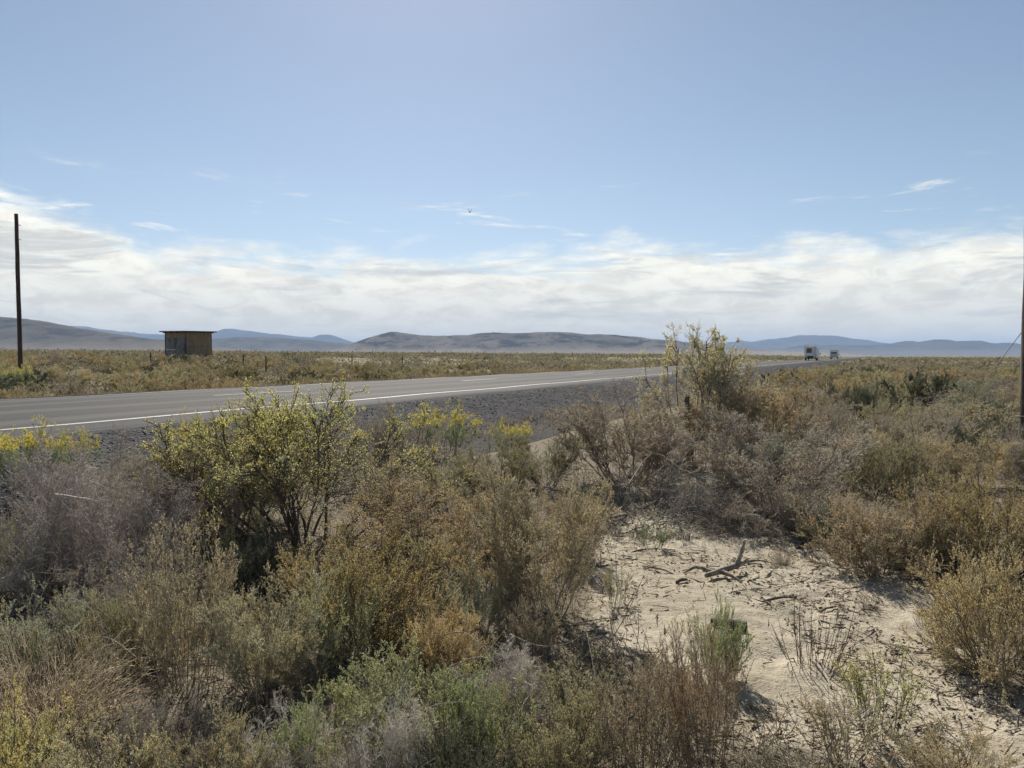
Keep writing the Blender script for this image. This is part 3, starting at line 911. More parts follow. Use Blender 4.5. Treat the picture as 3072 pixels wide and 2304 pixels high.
G1 = 'shrubs on the near side of the road'
G3 = 'rounded shrubs in the scrub right of the road'
G2 = 'low plants around the sandy clearing'
HEROES = [
    ('leafy', 0, 910, 1640, 1185, 830, 'yellowolive', 'leafy_shrub', 'tall yellow-green leafy shrub with dark forked stems in front of the road', G1),
    ('leafy', 1, 700, 1590, 1255, 460, 'olive', 'leafy_shrub', 'olive shrub with thin dark stems joining the left flank of the tall yellow-green shrub', G1),
    ('bare', 0, 90, 1770, 1350, 620, 'greypurple', 'twiggy_bush', 'wide grey-purple leafless twiggy bush at the left picture edge below the rabbitbrush', G1),
    ('bare', 1, 400, 1740, 1340, 500, 'greypurple', 'twiggy_bush', 'grey-purple leafless twiggy bush beside the olive shrub, below the dark gravel', G1),
    ('bare', 0, 590, 1640, 1330, 330, 'greybrown', 'twiggy_bush', 'narrow grey-brown bare bush squeezed before the olive shrub stems', G1),
    ('bare', 1, 250, 1560, 1340, 520, 'greybrown', 'twiggy_bush', 'grey-brown bare bush rising behind the grey-purple bushes towards the gravel', G1),
    ('sage', 0, 40, 1810, 1590, 260, 'sagegreen', 'sage_bush', 'green sage sprigs at the left picture edge against the dark hollow of the purple bush', G1),
    ('sage', 1, 130, 1990, 1760, 380, 'greygreen', 'sage_bush', 'grey-green sage bush behind the tan fallen grass heap', G1),
    ('drygrass', 0, 150, 2190, 1890, 620, 'tan', 'dry_grass_heap', 'heap of tan dry grass stems fallen sideways in the lower left', G1, 'dry grass'),
    ('stalks', 0, 560, 2080, 1560, 330, 'goldtan', 'stalk_plant', 'tall clump of upright thin tan-brown stalks left of the bluish sage', G1, 'plant'),
    ('dome', 0, 430, 2000, 1740, 330, 'olive', 'shrub', 'rounded olive-brown shrub behind the tall upright stalks', G1),
    ('feathery', 0, 800, 2110, 1740, 420, 'paleolive', 'feathery_shrub', 'pale straw-olive feathery shrub right of the tall upright stalks', G1),
    ('dome', 1, 1090, 1900, 1560, 620, 'rustolive', 'shrub', 'rust-olive rounded shrub at the foot of the tall yellow-green shrub', G1),
    ('sage', 0, 1010, 2010, 1720, 280, 'sagegreen', 'sage_bush', 'grey-green upright sage in front of the rust-olive shrub', G1),
    ('sage', 1, 880, 2070, 1830, 260, 'greygreen', 'sage_bush', 'bluish grey sage with pale twigs between straw-olive shrub and green sage', G1),
    ('feathery', 1, 1280, 1700, 1390, 500, 'goldbrown', 'feathery_shrub', 'golden brown fan-shaped feathery shrub right of the tall yellow-green shrub', G1),
    ('feathery', 0, 1640, 1870, 1440, 470, 'goldtan', 'feathery_shrub', 'large golden-tan feathery shrub at the left rim of the sandy clearing', G1),
    ('feathery', 1, 1480, 1790, 1480, 420, 'gold', 'feathery_shrub', 'golden feathery shrub between the fan-shaped one and the clearing shrub', G1),
    ('feathery', 0, 1730, 1680, 1470, 200, 'gold', 'feathery_shrub', 'small golden feathery shrub leaning into the clearing before the dead branch pile', G1),
    ('dome', 0, 1330, 2020, 1805, 270, 'orange', 'shrub', 'small bright orange-brown shrub above the green sage', G1),
    ('sage', 1, 1420, 1900, 1690, 230, 'greygreen', 'sage_bush', 'dull grey-green sage in the shade below the golden shrubs', G1),
    ('sage', 0, 1210, 2260, 1950, 500, 'sagegreen', 'sage_bush', 'broad green sage bush in the middle of the bottom foreground', G1),
    ('bare', 0, 1150, 2380, 2080, 330, 'silver', 'twiggy_bush', 'bare bush of pale silver twigs below the broad green sage', G1),
    ('sage', 1, 1460, 2260, 2010, 320, 'green', 'sage_bush', 'olive-green sage right of the broad green sage bush', G1),
    ('stalks', 1, 2110, 2330, 1860, 260, 'redbrown', 'stalk_plant', 'upright red-brown stalks under the bright green sprig beside the clearing', G2, 'plant'),
    ('stalks', 0, 1920, 2360, 1990, 330, 'goldbrown', 'stalk_plant', 'brown stalky clump left of the red-brown stalks at the bottom edge', G2, 'plant'),
    ('sage', 0, 1660, 2350, 2050, 380, 'olive', 'sage_bush', 'olive sage bush left of the brown stalky clump at the bottom edge', G1),
    ('sage', 0, 2150, 2050, 1800, 190, 'green', 'green_sprig', 'bright green leafy sprig rising in front of the charred log', G2, 'plant'),
    ('sticks', 0, 2440, 2020, 1790, 260, 'darkstick', 'bare_stick_bush', 'leafless clump of dark spreading sticks alone on the sand', G2, 'bush'),
    ('weed', 1, 2640, 2200, 1930, 260, 'yellowolive', 'weed', 'sparse yellow-green weed with thin stalks on the sand near the bottom', G2, 'plant'),
    ('dome', 1, 2850, 2360, 2190, 420, 'goldtan', 'shrub', 'low tan-brown bush in the bottom right corner', G2),
    ('weed', 0, 2540, 2290, 2060, 260, 'goldtan', 'weed', 'thin brownish weed left of the low tan bush at the bottom edge', G2, 'plant'),
    ('dome', 0, 2650, 1720, 1465, 430, 'rust', 'shrub', 'rust-brown rounded shrub at the far right rim of the clearing', G2),
    ('dome', 1, 2780, 1720, 1540, 300, 'olive', 'shrub', 'small grey-olive shrub at the right foot of the rust-brown rounded shrub', G2),
    ('dome', 0, 3020, 2030, 1640, 540, 'gold', 'shrub', 'big rusty gold shrub cut by the right picture edge beside the clearing', G2),
    ('dome', 1, 2980, 1720, 1400, 560, 'rustolive', 'shrub', 'brown-olive shrub at the right picture edge behind the rusty gold one', G2),
    ('deadheap', 0, 1930, 1550, 1340, 640, 'shadegrey', 'dead_branch_pile', 'pile of grey dead branches below the pinkish-brown bush at the clearing', G1, 'branches'),
    ('feathery', 1, 1880, 1450, 1170, 470, 'pinkbrown', 'twiggy_bush', 'large pinkish-brown domed twiggy bush behind the grey dead branches', G1),
    ('feathery', 0, 2340, 1555, 1255, 580, 'greybrown', 'twiggy_bush', 'wide grey-brown drooping bush at the back rim of the clearing', G1),
    ('treelet', 0, 2095, 1370, 995, 380, 'palegrey', 'small_tree', 'tallest pale shrub-like tree with yellow tips breaking the skyline', None, 'tree'),
    ('feathery', 1, 2290, 1390, 1120, 330, 'goldbrown', 'feathery_shrub', 'golden-brown feathery shrub right of the tallest skyline tree', G1),
    ('bare', 1, 2250, 1580, 1400, 460, 'greybrown', 'twiggy_bush', 'low tangle of bare grey twigs at the foot of the drooping grey-brown bush', G1),
    ('feathery', 1, 2010, 1400, 1180, 330, 'goldbrown', 'feathery_shrub', 'golden-brown feathery shrub just left of the skyline tree stems', G1),
    ('sage', 1, 2460, 1640, 1500, 220, 'shadegreen', 'sage_bush', 'dark green low bush at the clearing rim under the drooping grey-brown bush', G2),
    ('weed', 1, 2380, 1600, 1460, 90, 'gold', 'weed', 'small orange-gold weed standing before the drooping grey-brown bush', G2, 'plant'),
    ('tuft', 0, 2350, 1690, 1622, 85, 'goldtan', 'tuft', 'tiny round tan tuft alone at the back of the sand', G2, 'tuft'),
    ('weed', 0, 1960, 1650, 1570, 130, 'green', 'weed', 'small green tuft on the back left part of the sand', G2, 'plant'),
    ('sticks', 0, 2600, 1830, 1755, 80, 'darkstick', 'bare_stick_bush', 'tiny clump of thin grey sticks on the right half of the sand', G2, 'bush'),
    ('sticks', 0, 2765, 1880, 1825, 65, 'darkstick', 'bare_stick_bush', 'tiniest clump of sticks on the sand close to the rusty gold shrub', G2, 'bush'),
    ('rabbitbrush', 0, 80, 1450, 1265, 250, 'green', 'rabbitbrush', 'rabbitbrush covered in yellow flowers at the left edge below the road', G1, 'shrub'),
    ('rabbitbrush', 1, 210, 1450, 1290, 170, 'green', 'rabbitbrush', 'smaller rabbitbrush with a few yellow flowers beside the left-edge one', G1, 'shrub'),
    ('rabbitbrush', 1, 1345, 1370, 1215, 230, 'green', 'rabbitbrush', 'yellow-flowered rabbitbrush at the gravel right of the tall yellow-green shrub', G1, 'shrub'),
    ('rabbitbrush', 0, 1530, 1360, 1262, 130, 'green', 'rabbitbrush', 'small yellow-green rabbitbrush below the grassy gravel bank', G1, 'shrub'),
    ('feathery', 0, 1230, 1480, 1250, 260, 'greybrown', 'feathery_shrub', 'grey-brown thin shrub between the tall yellow-green shrub and flowering rabbitbrush', G1),
    ('feathery', 1, 1480, 1530, 1310, 290, 'olive', 'feathery_shrub', 'olive feathery shrub below the flowering rabbitbrush', G1),
    ('feathery', 0, 1640, 1470, 1310, 280, 'olive', 'feathery_shrub', 'olive feathery shrub left of the pinkish-brown domed bush', G1),
    ('feathery', 1, 1360, 1560, 1370, 300, 'paleolive', 'feathery_shrub', 'pale olive shrub behind the golden fan-shaped one', G1),
    ('feathery', 1, 1110, 1460, 1225, 300, 'greybrown', 'feathery_shrub', 'brownish shrub behind the right flank of the tall yellow-green shrub', G1),
    ('dome', 0, 420, 1460, 1350, 260, 'greybrown', 'shrub', 'low grey-brown shrub on the gravel slope behind the bare bushes', G1),
    ('rabbitbrush', 0, 560, 1420, 1240, 110, 'yellowolive', 'rabbitbrush', 'thin yellowish sprout in front of the white road line', G1, 'shrub'),
    ('dome', 1, 650, 1440, 1310, 240, 'olive', 'shrub', 'low olive shrub by the gravel behind the yellow-green shrub', G1),
    ('sage', 0, 60, 2400, 2080, 360, 'yellowolive', 'sage_bush', 'yellow-olive leafy sprays in the bottom left corner', G1),
    ('sage', 1, 330, 2420, 2130, 380, 'paleolive', 'sage_bush', 'pale olive leafy sprays right of the bottom left corner', G1),
    ('bare', 0, 520, 2330, 2090, 380, 'greybrown', 'twiggy_bush', 'brown bare twigs below the tall upright stalks', G1),
    ('sage', 0, 660, 2440, 2150, 340, 'olive', 'sage_bush', 'olive leafy sprays at the bottom edge below the upright stalks', G1),
    ('bare', 1, 820, 2360, 2110, 420, 'silver', 'twiggy_bush', 'pale dead twigs at the bottom edge below the straw-olive shrub', G1),
    ('sage', 1, 960, 2330, 2080, 260, 'green', 'sage_bush', 'small yellowish green sage left of the silver-twigged bush', G1),
    ('tuft', 1, 1000, 2420, 2190, 330, 'tan', 'tuft', 'tan grassy tuft at the bottom edge left of the silver-twigged bush', G1, 'tuft'),
    ('sage', 0, 1400, 2430, 2150, 320, 'shadegreen', 'sage_bush', 'dark green sage at the bottom edge right of the silver-twigged bush', G1),
    ('tuft', 0, 1560, 2150, 1970, 260, 'paleolive', 'tuft', 'straw-coloured tuft between the olive-green sage and the clearing', G1, 'tuft'),
    ('bare', 0, 1500, 2130, 1950, 320, 'silver', 'twiggy_bush', 'pale arching dead twigs before the large golden-tan shrub', G1),
    ('weed', 1, 1740, 2190, 1940, 240, 'olive', 'weed', 'thin olive weed with dark twigs left of the brown stalks', G2, 'plant'),
    ('weed', 0, 2010, 2190, 1960, 260, 'redbrown', 'weed', 'reddish thin weed behind the brown stalky clump', G2, 'plant'),
    ('tuft', 1, 2330, 2400, 2200, 380, 'paleolive', 'tuft', 'straw-olive grass tuft at the bottom edge right of the red-brown stalks', G2, 'tuft'),
    ('weed', 1, 1850, 1830, 1680, 110, 'paleolive', 'weed', 'pale thin weed hugging the clearing side of the golden-tan shrub', G2, 'plant'),
    ('stalks', 1, 1600, 1990, 1800, 160, 'goldtan', 'stalk_plant', 'short upright tan stalks in the shade of the large golden-tan shrub', G1, 'plant'),
    ('bare', 1, 330, 1880, 1650, 360, 'greybrown', 'twiggy_bush', 'dark hollow of bare twigs between purple bushes and upright stalks', G1),
    ('dome', 1, 760, 1800, 1580, 260, 'shadegreen', 'shrub', 'dark shaded shrub under the forked stems of the yellow-green shrub', G1),
    ('dome', 0, 2555, 1270, 1140, 240, 'shadegreen', 'shrub', 'wide dark grey-green mound in the scrub below the motorhomes', G3),
    ('dome', 0, 2785, 1210, 1118, 190, 'shadegreen', 'shrub', 'dark green mound halfway between the motorhomes and the right-edge pole', G3),
    ('dome', 0, 2915, 1220, 1132, 200, 'greygreen', 'shrub', 'grey-green mound left of the right-edge pole near the horizon', G3),
    ('dome', 0, 2640, 1490, 1290, 330, 'olive', 'shrub', 'broad olive-green mound behind the rust-brown rounded shrub', G3),
    ('feathery', 1, 2850, 1360, 1215, 240, 'greybrown', 'feathery_shrub', 'grey-brown feathery mound behind the brown-olive right-edge shrub', G3),
    ('feathery', 0, 2735, 1400, 1250, 250, 'greybrown', 'feathery_shrub', 'grey-brown feathery mound right behind the broad olive-green mound', G3),
    ('dome', 0, 2748, 1265, 1222, 62, 'rust', 'shrub', 'tiny rust-brown bush beside a bare sandy spot in the right scrub', G3),
    ('feathery', 1, 2925, 1460, 1290, 270, 'goldtan', 'feathery_shrub', 'tan feathery shrub between the right-edge pole and brown-olive shrub', G3),
    ('dome', 0, 2480, 1330, 1200, 210, 'greybrown', 'shrub', 'grey-brown mound in front of the wide dark grey-green mound', G3),
    ('dome', 0, 2665, 1320, 1190, 190, 'paleolive', 'shrub', 'pale olive mound right of the wide dark grey-green mound', G3),
    ('feathery', 0, 2400, 1300, 1170, 200, 'goldbrown', 'feathery_shrub', 'golden-brown feathery shrub left of the wide dark grey-green mound', G3),
    ('dome', 0, 2975, 1310, 1190, 190, 'shadegreen', 'shrub', 'dark green mound close to the foot of the right-edge pole', G3),
]
for hrow in HEROES:
    hero(*hrow)

# ------------------------------------------------------------------ shrubs of the wider plain, each one placed
ORD = ['first', 'second', 'third', 'fourth', 'fifth', 'sixth', 'seventh', 'eighth', 'ninth', 'tenth', 'eleventh', 'twelfth', 'thirteenth', 'fourteenth', 'fifteenth', 'sixteenth']
COLOUR_WORD = {'olive': 'olive', 'paleolive': 'pale olive', 'goldbrown': 'golden-brown', 'goldtan': 'tan', 'greybrown': 'grey-brown', 'shadegreen': 'dark green',
               'rust': 'rusty', 'greygreen': 'grey-green', 'pinkbrown': 'pinkish-brown', 'yellowolive': 'yellow-olive', 'rustolive': 'brown-olive'}


def img_xy(x, y, z):
    c, s = math.cos(PITCH), math.sin(PITCH)
    zz = z - CAM_Z
    fwd = y * c - zz * s; upv = y * s + zz * c
    return 1536 + FPX * x / fwd, 1152 - FPX * upv / fwd


def free(x, y, r, slack=0.55):
    for (a, b, q) in PLACED:
        if (a - x) ** 2 + (b - y) ** 2 < ((q + r) * slack) ** 2:
            return False
    return True


plain = []


def scatter(n, gen, rmin, rmax, pals, zone, tries=40000):
    got = 0
    while got < n and tries:
        tries -= 1
        x, y = gen()
        L = lat(x, y)
        if 4.6 < L < 19.6 or bare_spot(x, y) or in_poly(np.array([x]), np.array([y]), CLEAR)[0]:
            continue
        z = float(terrain(x, y))
        ix, iy = img_xy(x, y, z + 0.3)
        if not -120 < ix < 3190:
            continue
        w = RNG.uniform(rmin, rmax) * RNG.choice((0.75, 1, 1, 1.25))
        if zone == 'right' and (ix < 1960 and y < 26 or L > 3.2 and y < 34):
            continue
        if not free(x, y, w * 0.5, 0.80 if zone == 'right' else 0.66):
            continue
        h = min(w * RNG.uniform(0.46, 0.66), {'right': 1.12, 'left': 0.92, 'verge': 0.6}[zone] * RNG.uniform(0.75, 1.05))
        pal = RNG.choice(pals)
        plain.append([x, y, z, w, h, pal, zone, ix])
        PLACED.append((x, y, w * 0.5))
        got += 1


def gen_right():
    y = 8.6 + 44 * RNG.random() ** 1.2
    return RNG.uniform(0.1, 0.72) * y, y


def gen_left():
    y = 17 + 48 * RNG.random() ** 1.1
    return RNG.uniform(-0.74, 0.2) * y, y


def gen_verge():
    t = RNG.uniform(-6, 60); L = RNG.uniform(19.7, 22.0)
    return from_road(t, L)


PR = ['olive', 'paleolive', 'greybrown', 'goldtan', 'greybrown', 'paleolive', 'greygreen', 'goldbrown', 'shadegreen', 'shadegreen', 'greybrown', 'goldtan']
PL = ['goldtan', 'paleolive', 'goldbrown', 'goldtan', 'olive', 'greybrown', 'paleolive', 'goldtan', 'shadegreen', 'paleolive', 'greybrown']
put_plant('rabbitbrush', 0, *at(30, 1172), 1.0, 1.7, 'green', 'rabbitbrush', 'yellow-tipped rabbitbrush across the road in front of the left pole', G1, flower=(0.55, 0.46, 0.13))
put_plant('mid_dome', 1, *at(105, 1172), 0.75, 1.0, 'shadegreen', 'shrub', 'dark green shrub across the road at the foot of the left pole', G1)
scatter(120, gen_right, 1.1, 2.5, PR, 'right')
scatter(34, gen_verge, 0.7, 1.4, PL, 'verge')
scatter(105, gen_left, 1.2, 2.2, PL, 'left')


def place_plain():
    keyed = {}
    for p in plain:
        x, y, z, w, h, pal, zone, ix = p
        size = 'small' if w < 1.15 else 'large' if w > 1.75 else 'middling'
        if zone == 'right':
            dist = 'nearer' if y < 15 else 'middle' if y < 24 else 'farther'
            where = f'in {dist} scrub right of the road'
            side = 'by the skyline tree' if ix < 2300 else 'below the motorhomes' if ix < 2620 else 'by the right-edge pole' if ix > 2900 else 'in mid-field'
        elif zone == 'verge':
            where = 'along the far road verge'
            side = 'under the left pole' if ix < 250 else 'below the shed' if ix < 800 else 'below the middle hill' if ix < 1900 else 'towards the motorhomes'
        else:
            dist = 'front' if y < 34 else 'middle' if y < 48 else 'back'
            where = f'in {dist} scrub across the road'
            side = 'by the left pole' if ix < 330 else 'around the shed' if ix < 800 else 'under the middle hill'
        base = f'{size} {COLOUR_WORD[pal]} shrub {where} {side}'
        keyed.setdefault(base, []).append(p)
    for base, ps in keyed.items():
        ps.sort(key=lambda q: q[7])
        for i, p in enumerate(ps):
            x, y, z, w, h, pal, zone, ix = p
            lab = base if len(ps) == 1 else f'{ORD[min(i, 15)]} {base}'
            kind = {'greybrown': 'mid_bare', 'pinkbrown': 'mid_bare', 'goldbrown': 'mid_feather', 'goldtan': 'mid_feather', 'paleolive': 'mid_feather'}.get(pal, 'mid_dome')
            if RNG.random() < 0.25:
                kind = 'mid_dome'
            if zone == 'right' and y < 17:
                kind = {'mid_dome': 'dome', 'mid_feather': 'feathery', 'mid_bare': 'bare'}[kind]
            g = {'right': 'shrubs in the scrub right of the road', 'verge': 'shrubs along the far road verge', 'left': 'shrubs in the scrub across the road'}[zone]
            PLACED_LEN = len(PLACED)
            put_plant(kind, RNG.randrange(3), x, y, z, h, w, pal, 'shrub', lab, g, 'shrub')
            del PLACED[PLACED_LEN:]


place_plain()

# ------------------------------------------------------------------ the rest of the plain: scrub too far or too small to count
def build_far_scrub():
    rng = np.random.default_rng(77)
    xs, ys, ws, lod = [], [], [], []

    def cand(n, r0, r1, wmin, wmax, k):
        r = np.sqrt(rng.uniform(r0 * r0, r1 * r1, n)); a = rng.uniform(-0.95, 0.95, n) if r0 < 60 else rng.uniform(-0.85, 0.85, n)
        x = r * np.sin(a); y = r * np.cos(a)
        L = lat(x, y)
        ok = ~((L > 5.6) & (L < 20.3)) & (fbm(x * 0.07, y * 0.07, 91, 2) > 0.36)
        w = rng.uniform(wmin, wmax, n)
        for i in np.nonzero(ok)[0]:
            if r0 < 60 and not free(x[i], y[i], w[i] * 0.5, 0.42):
                continue
            if k == 4 and L[i] < 20:
                continue
            if k == 5 and abs(x[i] / y[i]) < 0.70:                       # beside the frame only
                continue
            if bare_spot(x[i], y[i]) or (L[i] < 6 and y[i] < 26 and x[i] / y[i] < 0.2) or (L[i] < 6 and y[i] < 22 and L[i] > 2.5):
                continue
            xs.append(x[i]); ys.append(y[i]); ws.append(w[i]); lod.append(0 if k > 3 else k)
    cand(700, 5, 40, 0.5, 1.2, 5)
    cand(1000, 9, 60, 0.4, 0.9, 0)
    cand(2600, 17, 62, 0.5, 1.3, 4)
    cand(4300, 60, 130, 0.9, 2.3, 1)
    cand(6200, 130, 300, 1.2, 3.0, 2)
    cand(4900, 300, 620, 1.6, 3.6, 3)
    x = np.array(xs); y = np.array(ys); w = np.array(ws); lod = np.array(lod)
    z = terrain(x, y)
    pals = [RGB(PAL[k][0]) for k in ('goldtan', 'paleolive', 'goldtan', 'goldbrown', 'paleolive', 'olive', 'greybrown', 'goldtan', 'shadegreen')]
    B = Buf()
    counts = {0: (60, .10, .055), 1: (42, .19, .10), 2: (17, .36, .22), 3: (10, .6, .36)}
    for k, (m, ll, lw) in counts.items():
        s = np.nonzero(lod == k)[0]
        n = len(s)
        if not n:
            continue
        idx = np.repeat(s, m)
        a = rng.uniform(0, 6.283, len(idx)); q = rng.uniform(0, 1, len(idx)) ** 0.45
        el = np.arcsin(rng.uniform(0.02, 1, len(idx)))
        hh = (rng.uniform(0.34, 0.52, len(x)))[idx] * np.where(w > 1.6, 0.8, 1.0)[idx]
        lump = 0.75 + 0.5 * vnoise(a * 1.3 + idx, el * 2.5, 9)
        rad = w[idx] * 0.5 * q * lump
        pos = np.stack([x[idx] + rad * np.cos(el) * np.cos(a), y[idx] + rad * np.cos(el) * np.sin(a), z[idx] + 2 * hh * rad * np.sin(el)], -1)
        out_ = np.stack([np.cos(el) * np.cos(a), np.cos(el) * np.sin(a), np.sin(el)], -1)
        ax = unit(out_ * 0.8 + rng.normal(0, 0.5, out_.shape) + np.array([0, 0, 0.3]))
        v, f = leaves(rng, pos, ax, ll, lw)
        pc = np.array(pals)[rng.integers(0, len(pals), len(x))][idx]
        t = (pc * 0.8 + pc.mean(1, keepdims=True) * 0.2) * 0.56 * rng.uniform(0.7, 1.25, len(idx))[:, None]  # whole colour lowered: the shrubs' shaded sides are put into the tint
        B.add(v, f, np.repeat(t, 4, 0))
    v, f, t = B.arrays()
    link('scrub', mk_mesh('scrub', v, f, [M_TINT], t), kind='stuff', label='sea of low olive and tan desert scrub reaching to the hills', category='scrub')


build_far_scrub()

# ------------------------------------------------------------------ litter, clods, gravel, verge grass
def tetra_stones(rng, pos, size):
    n = len(pos)
    base = np.array([[1, 0, 0], [0, 1, 0], [-1, 0, 0], [0, -1, 0], [0, 0, 1], [0, 0, -1.]])
    fc = np.array([[0, 1, 4], [1, 2, 4], [2, 3, 4], [3, 0, 4], [1, 0, 5], [2, 1, 5], [3, 2, 5], [0, 3, 5]])
    sc_ = size[:, None, None] * rng.uniform(0.55, 1.25, (n, 6, 1)) * np.array([1, 1, 0.7])
    a = rng.uniform(0, 6.283, n); c, s = np.cos(a), np.sin(a)
    b = base[None] * sc_
    bx = b[..., 0] * c[:, None] - b[..., 1] * s[:, None]; by = b[..., 0] * s[:, None] + b[..., 1] * c[:, None]
    v = np.stack([bx, by, b[..., 2]], -1) + pos[:, None]
    f = fc[None] + (np.arange(n) * 6)[:, None, None]
    return v.reshape(-1, 3), f.reshape(-1, 3)


def ground_z(x, y):
    fine = (fbm(x * 1.1, y * 1.1, 11, 3) - 0.5) * 0.09 + (fbm(x * 5, y * 5, 12, 3) - 0.5) * 0.062 + (np.abs(fbm(x * 11, y * 11, 13, 2) - 0.5)) * 0.055
    return terrain(x, y) + fine * (1 - sstep(np.hypot(x, y), 9, 16))


def build_litter():
    rng = np.random.default_rng(5)
    n = 36000
    y = 2.3 + 8.5 * rng.uniform(0, 1, n) ** 1.3; x = rng.uniform(-0.74, 0.74, n) * y
    dc = poly_dist(x, y, CLEAR)
    dens = np.where(dc < 0, 0.06 + 0.85 * sstep(fbm(x * 1.5, y * 1.5, 21, 4) + 0.12 * sstep(y, 4.6, 6.2), 0.50, 0.64), 0.6)
    k = (rng.uniform(0, 1, n) < dens) & (lat(x, y) < 6)
    x, y = x[k], y[k]; n = len(x)
    z = ground_z(x, y)
    a = rng.uniform(0, 6.283, n); el = rng.normal(0.03, 0.14, n)
    d = np.stack([np.cos(a) * np.cos(el), np.sin(a) * np.cos(el), np.sin(el)], -1)
    ln = 0.015 + 0.15 * rng.uniform(0, 1, n) ** 4
    p = lines(rng, np.stack([x, y, z + 0.005], -1), d, ln, 1, 0.0, 0.12)
    v, f = tube(p, 0.0018 + ln * 0.014 + 0.003 * rng.uniform(0, 1, n) ** 3, 0.0012, 3)
    t = np.array([0.19, 0.155, 0.12]) * rng.uniform(0.35, 1.7, n)[:, None]
    me = mk_mesh('twig_litter', v, f, [M_LITTER], np.repeat(t, 6, 0))
    link('twig_litter', me, kind='stuff', label='scattered dry twigs lying on the sand', category='litter')
    n = 20000
    y = 2.3 + 7 * rng.uniform(0, 1, n) ** 1.2; x = rng.uniform(-0.1, 0.74, n) * y
    dc = poly_dist(x, y, CLEAR)
    dens = np.where(dc < 0.3, 0.03 + 0.9 * sstep(fbm(x * 1.5, y * 1.5, 21, 4) + 0.12 * sstep(y, 4.6, 6.2), 0.50, 0.62), 0.2)
    k = rng.uniform(0, 1, n) < dens
    x, y = x[k], y[k]
    sz = 0.003 + 0.012 * rng.uniform(0, 1, len(x)) ** 4
    v, f = tetra_stones(rng, np.stack([x, y, ground_z(x, y) + sz * 0.25], -1), sz)
    t = np.where(rng.uniform(0, 1, len(x))[:, None] < 0.3, np.array([0.11, 0.09, 0.068]), np.array([0.29, 0.24, 0.17])) * rng.uniform(0.7, 1.3, len(x))[:, None]
    link('clods', mk_mesh('clods', v, f, [M_LITTER], np.repeat(t, 6, 0)), kind='stuff', label='crumbled soil clods and bark bits strewn over the sand', category='debris')
    # gravel on the shoulder
    n = 12000
    T = -8 + 34 * rng.uniform(0, 1, n) ** 1.1; L = rng.uniform(6.5, 9.35, n)
    z = SHOULDER_Z(T, L)
    x, y = from_road(T, L)
    sz = 0.006 + 0.020 * rng.uniform(0, 1, n) ** 3
    v, f = tetra_stones(rng, np.stack([x, y, z + sz * 0.3], -1), sz)
    t = np.array([0.066, 0.067, 0.072]) * rng.uniform(0.5, 2.4, n)[:, None]
    link('gravel', mk_mesh('gravel', v, f, [M_LITTER], np.repeat(t, 6, 0)), kind='stuff', label='loose dark grey gravel on the road shoulder', category='gravel')
    # dry grass of the verges
    n = 9000
    T = np.concatenate([rng.uniform(-10, 70, n), rng.uniform(4, 26, 900)]); L = np.concatenate([19.0 + 3.2 * rng.uniform(0, 1, n) ** 0.8, rng.uniform(5.6, 7.4, 900)])
    keep = (fbm(T * 0.35, L * 0.8, 71, 3) > 0.43)
    T, L = T[keep], L[keep]; n = len(T)
    x, y = from_road(T, L)
    z = np.where(L > 14, 0.655 - 0.36 * sstep(L, 18.5, 20.8), SHOULDER_Z(T, L))
    z = np.where(L > 20.8, terrain(x, y), z) - 0.02
    m = 5
    idx = np.repeat(np.arange(n), m)
    b = np.stack([x, y, z], -1)[idx] + rng.normal(0, 0.05, (n * m, 3)) * np.array([1, 1, 0])
    d = unit(rng.normal(0, 0.4, (n * m, 3)) + np.array([0, 0, 1.0]))
    hgt = np.where(L > 14, 0.34, 0.16)[idx] * rng.uniform(0.5, 1.2, n * m)
    v, f = leaves(rng, b, d, hgt[:, None], 0.014)
    t = np.where((rng.uniform(0, 1, n) < 0.7)[:, None], np.array([0.36, 0.27, 0.14]), np.array([0.24, 0.20, 0.11]))[idx] * rng.uniform(0.7, 1.25, n * m)[:, None]
    link('verge_grass', mk_mesh('verge_grass', v, f, [M_TINT], np.repeat(t, 4, 0)), kind='stuff', label='short dry tan grass along the road verges', category='grass')


build_litter()


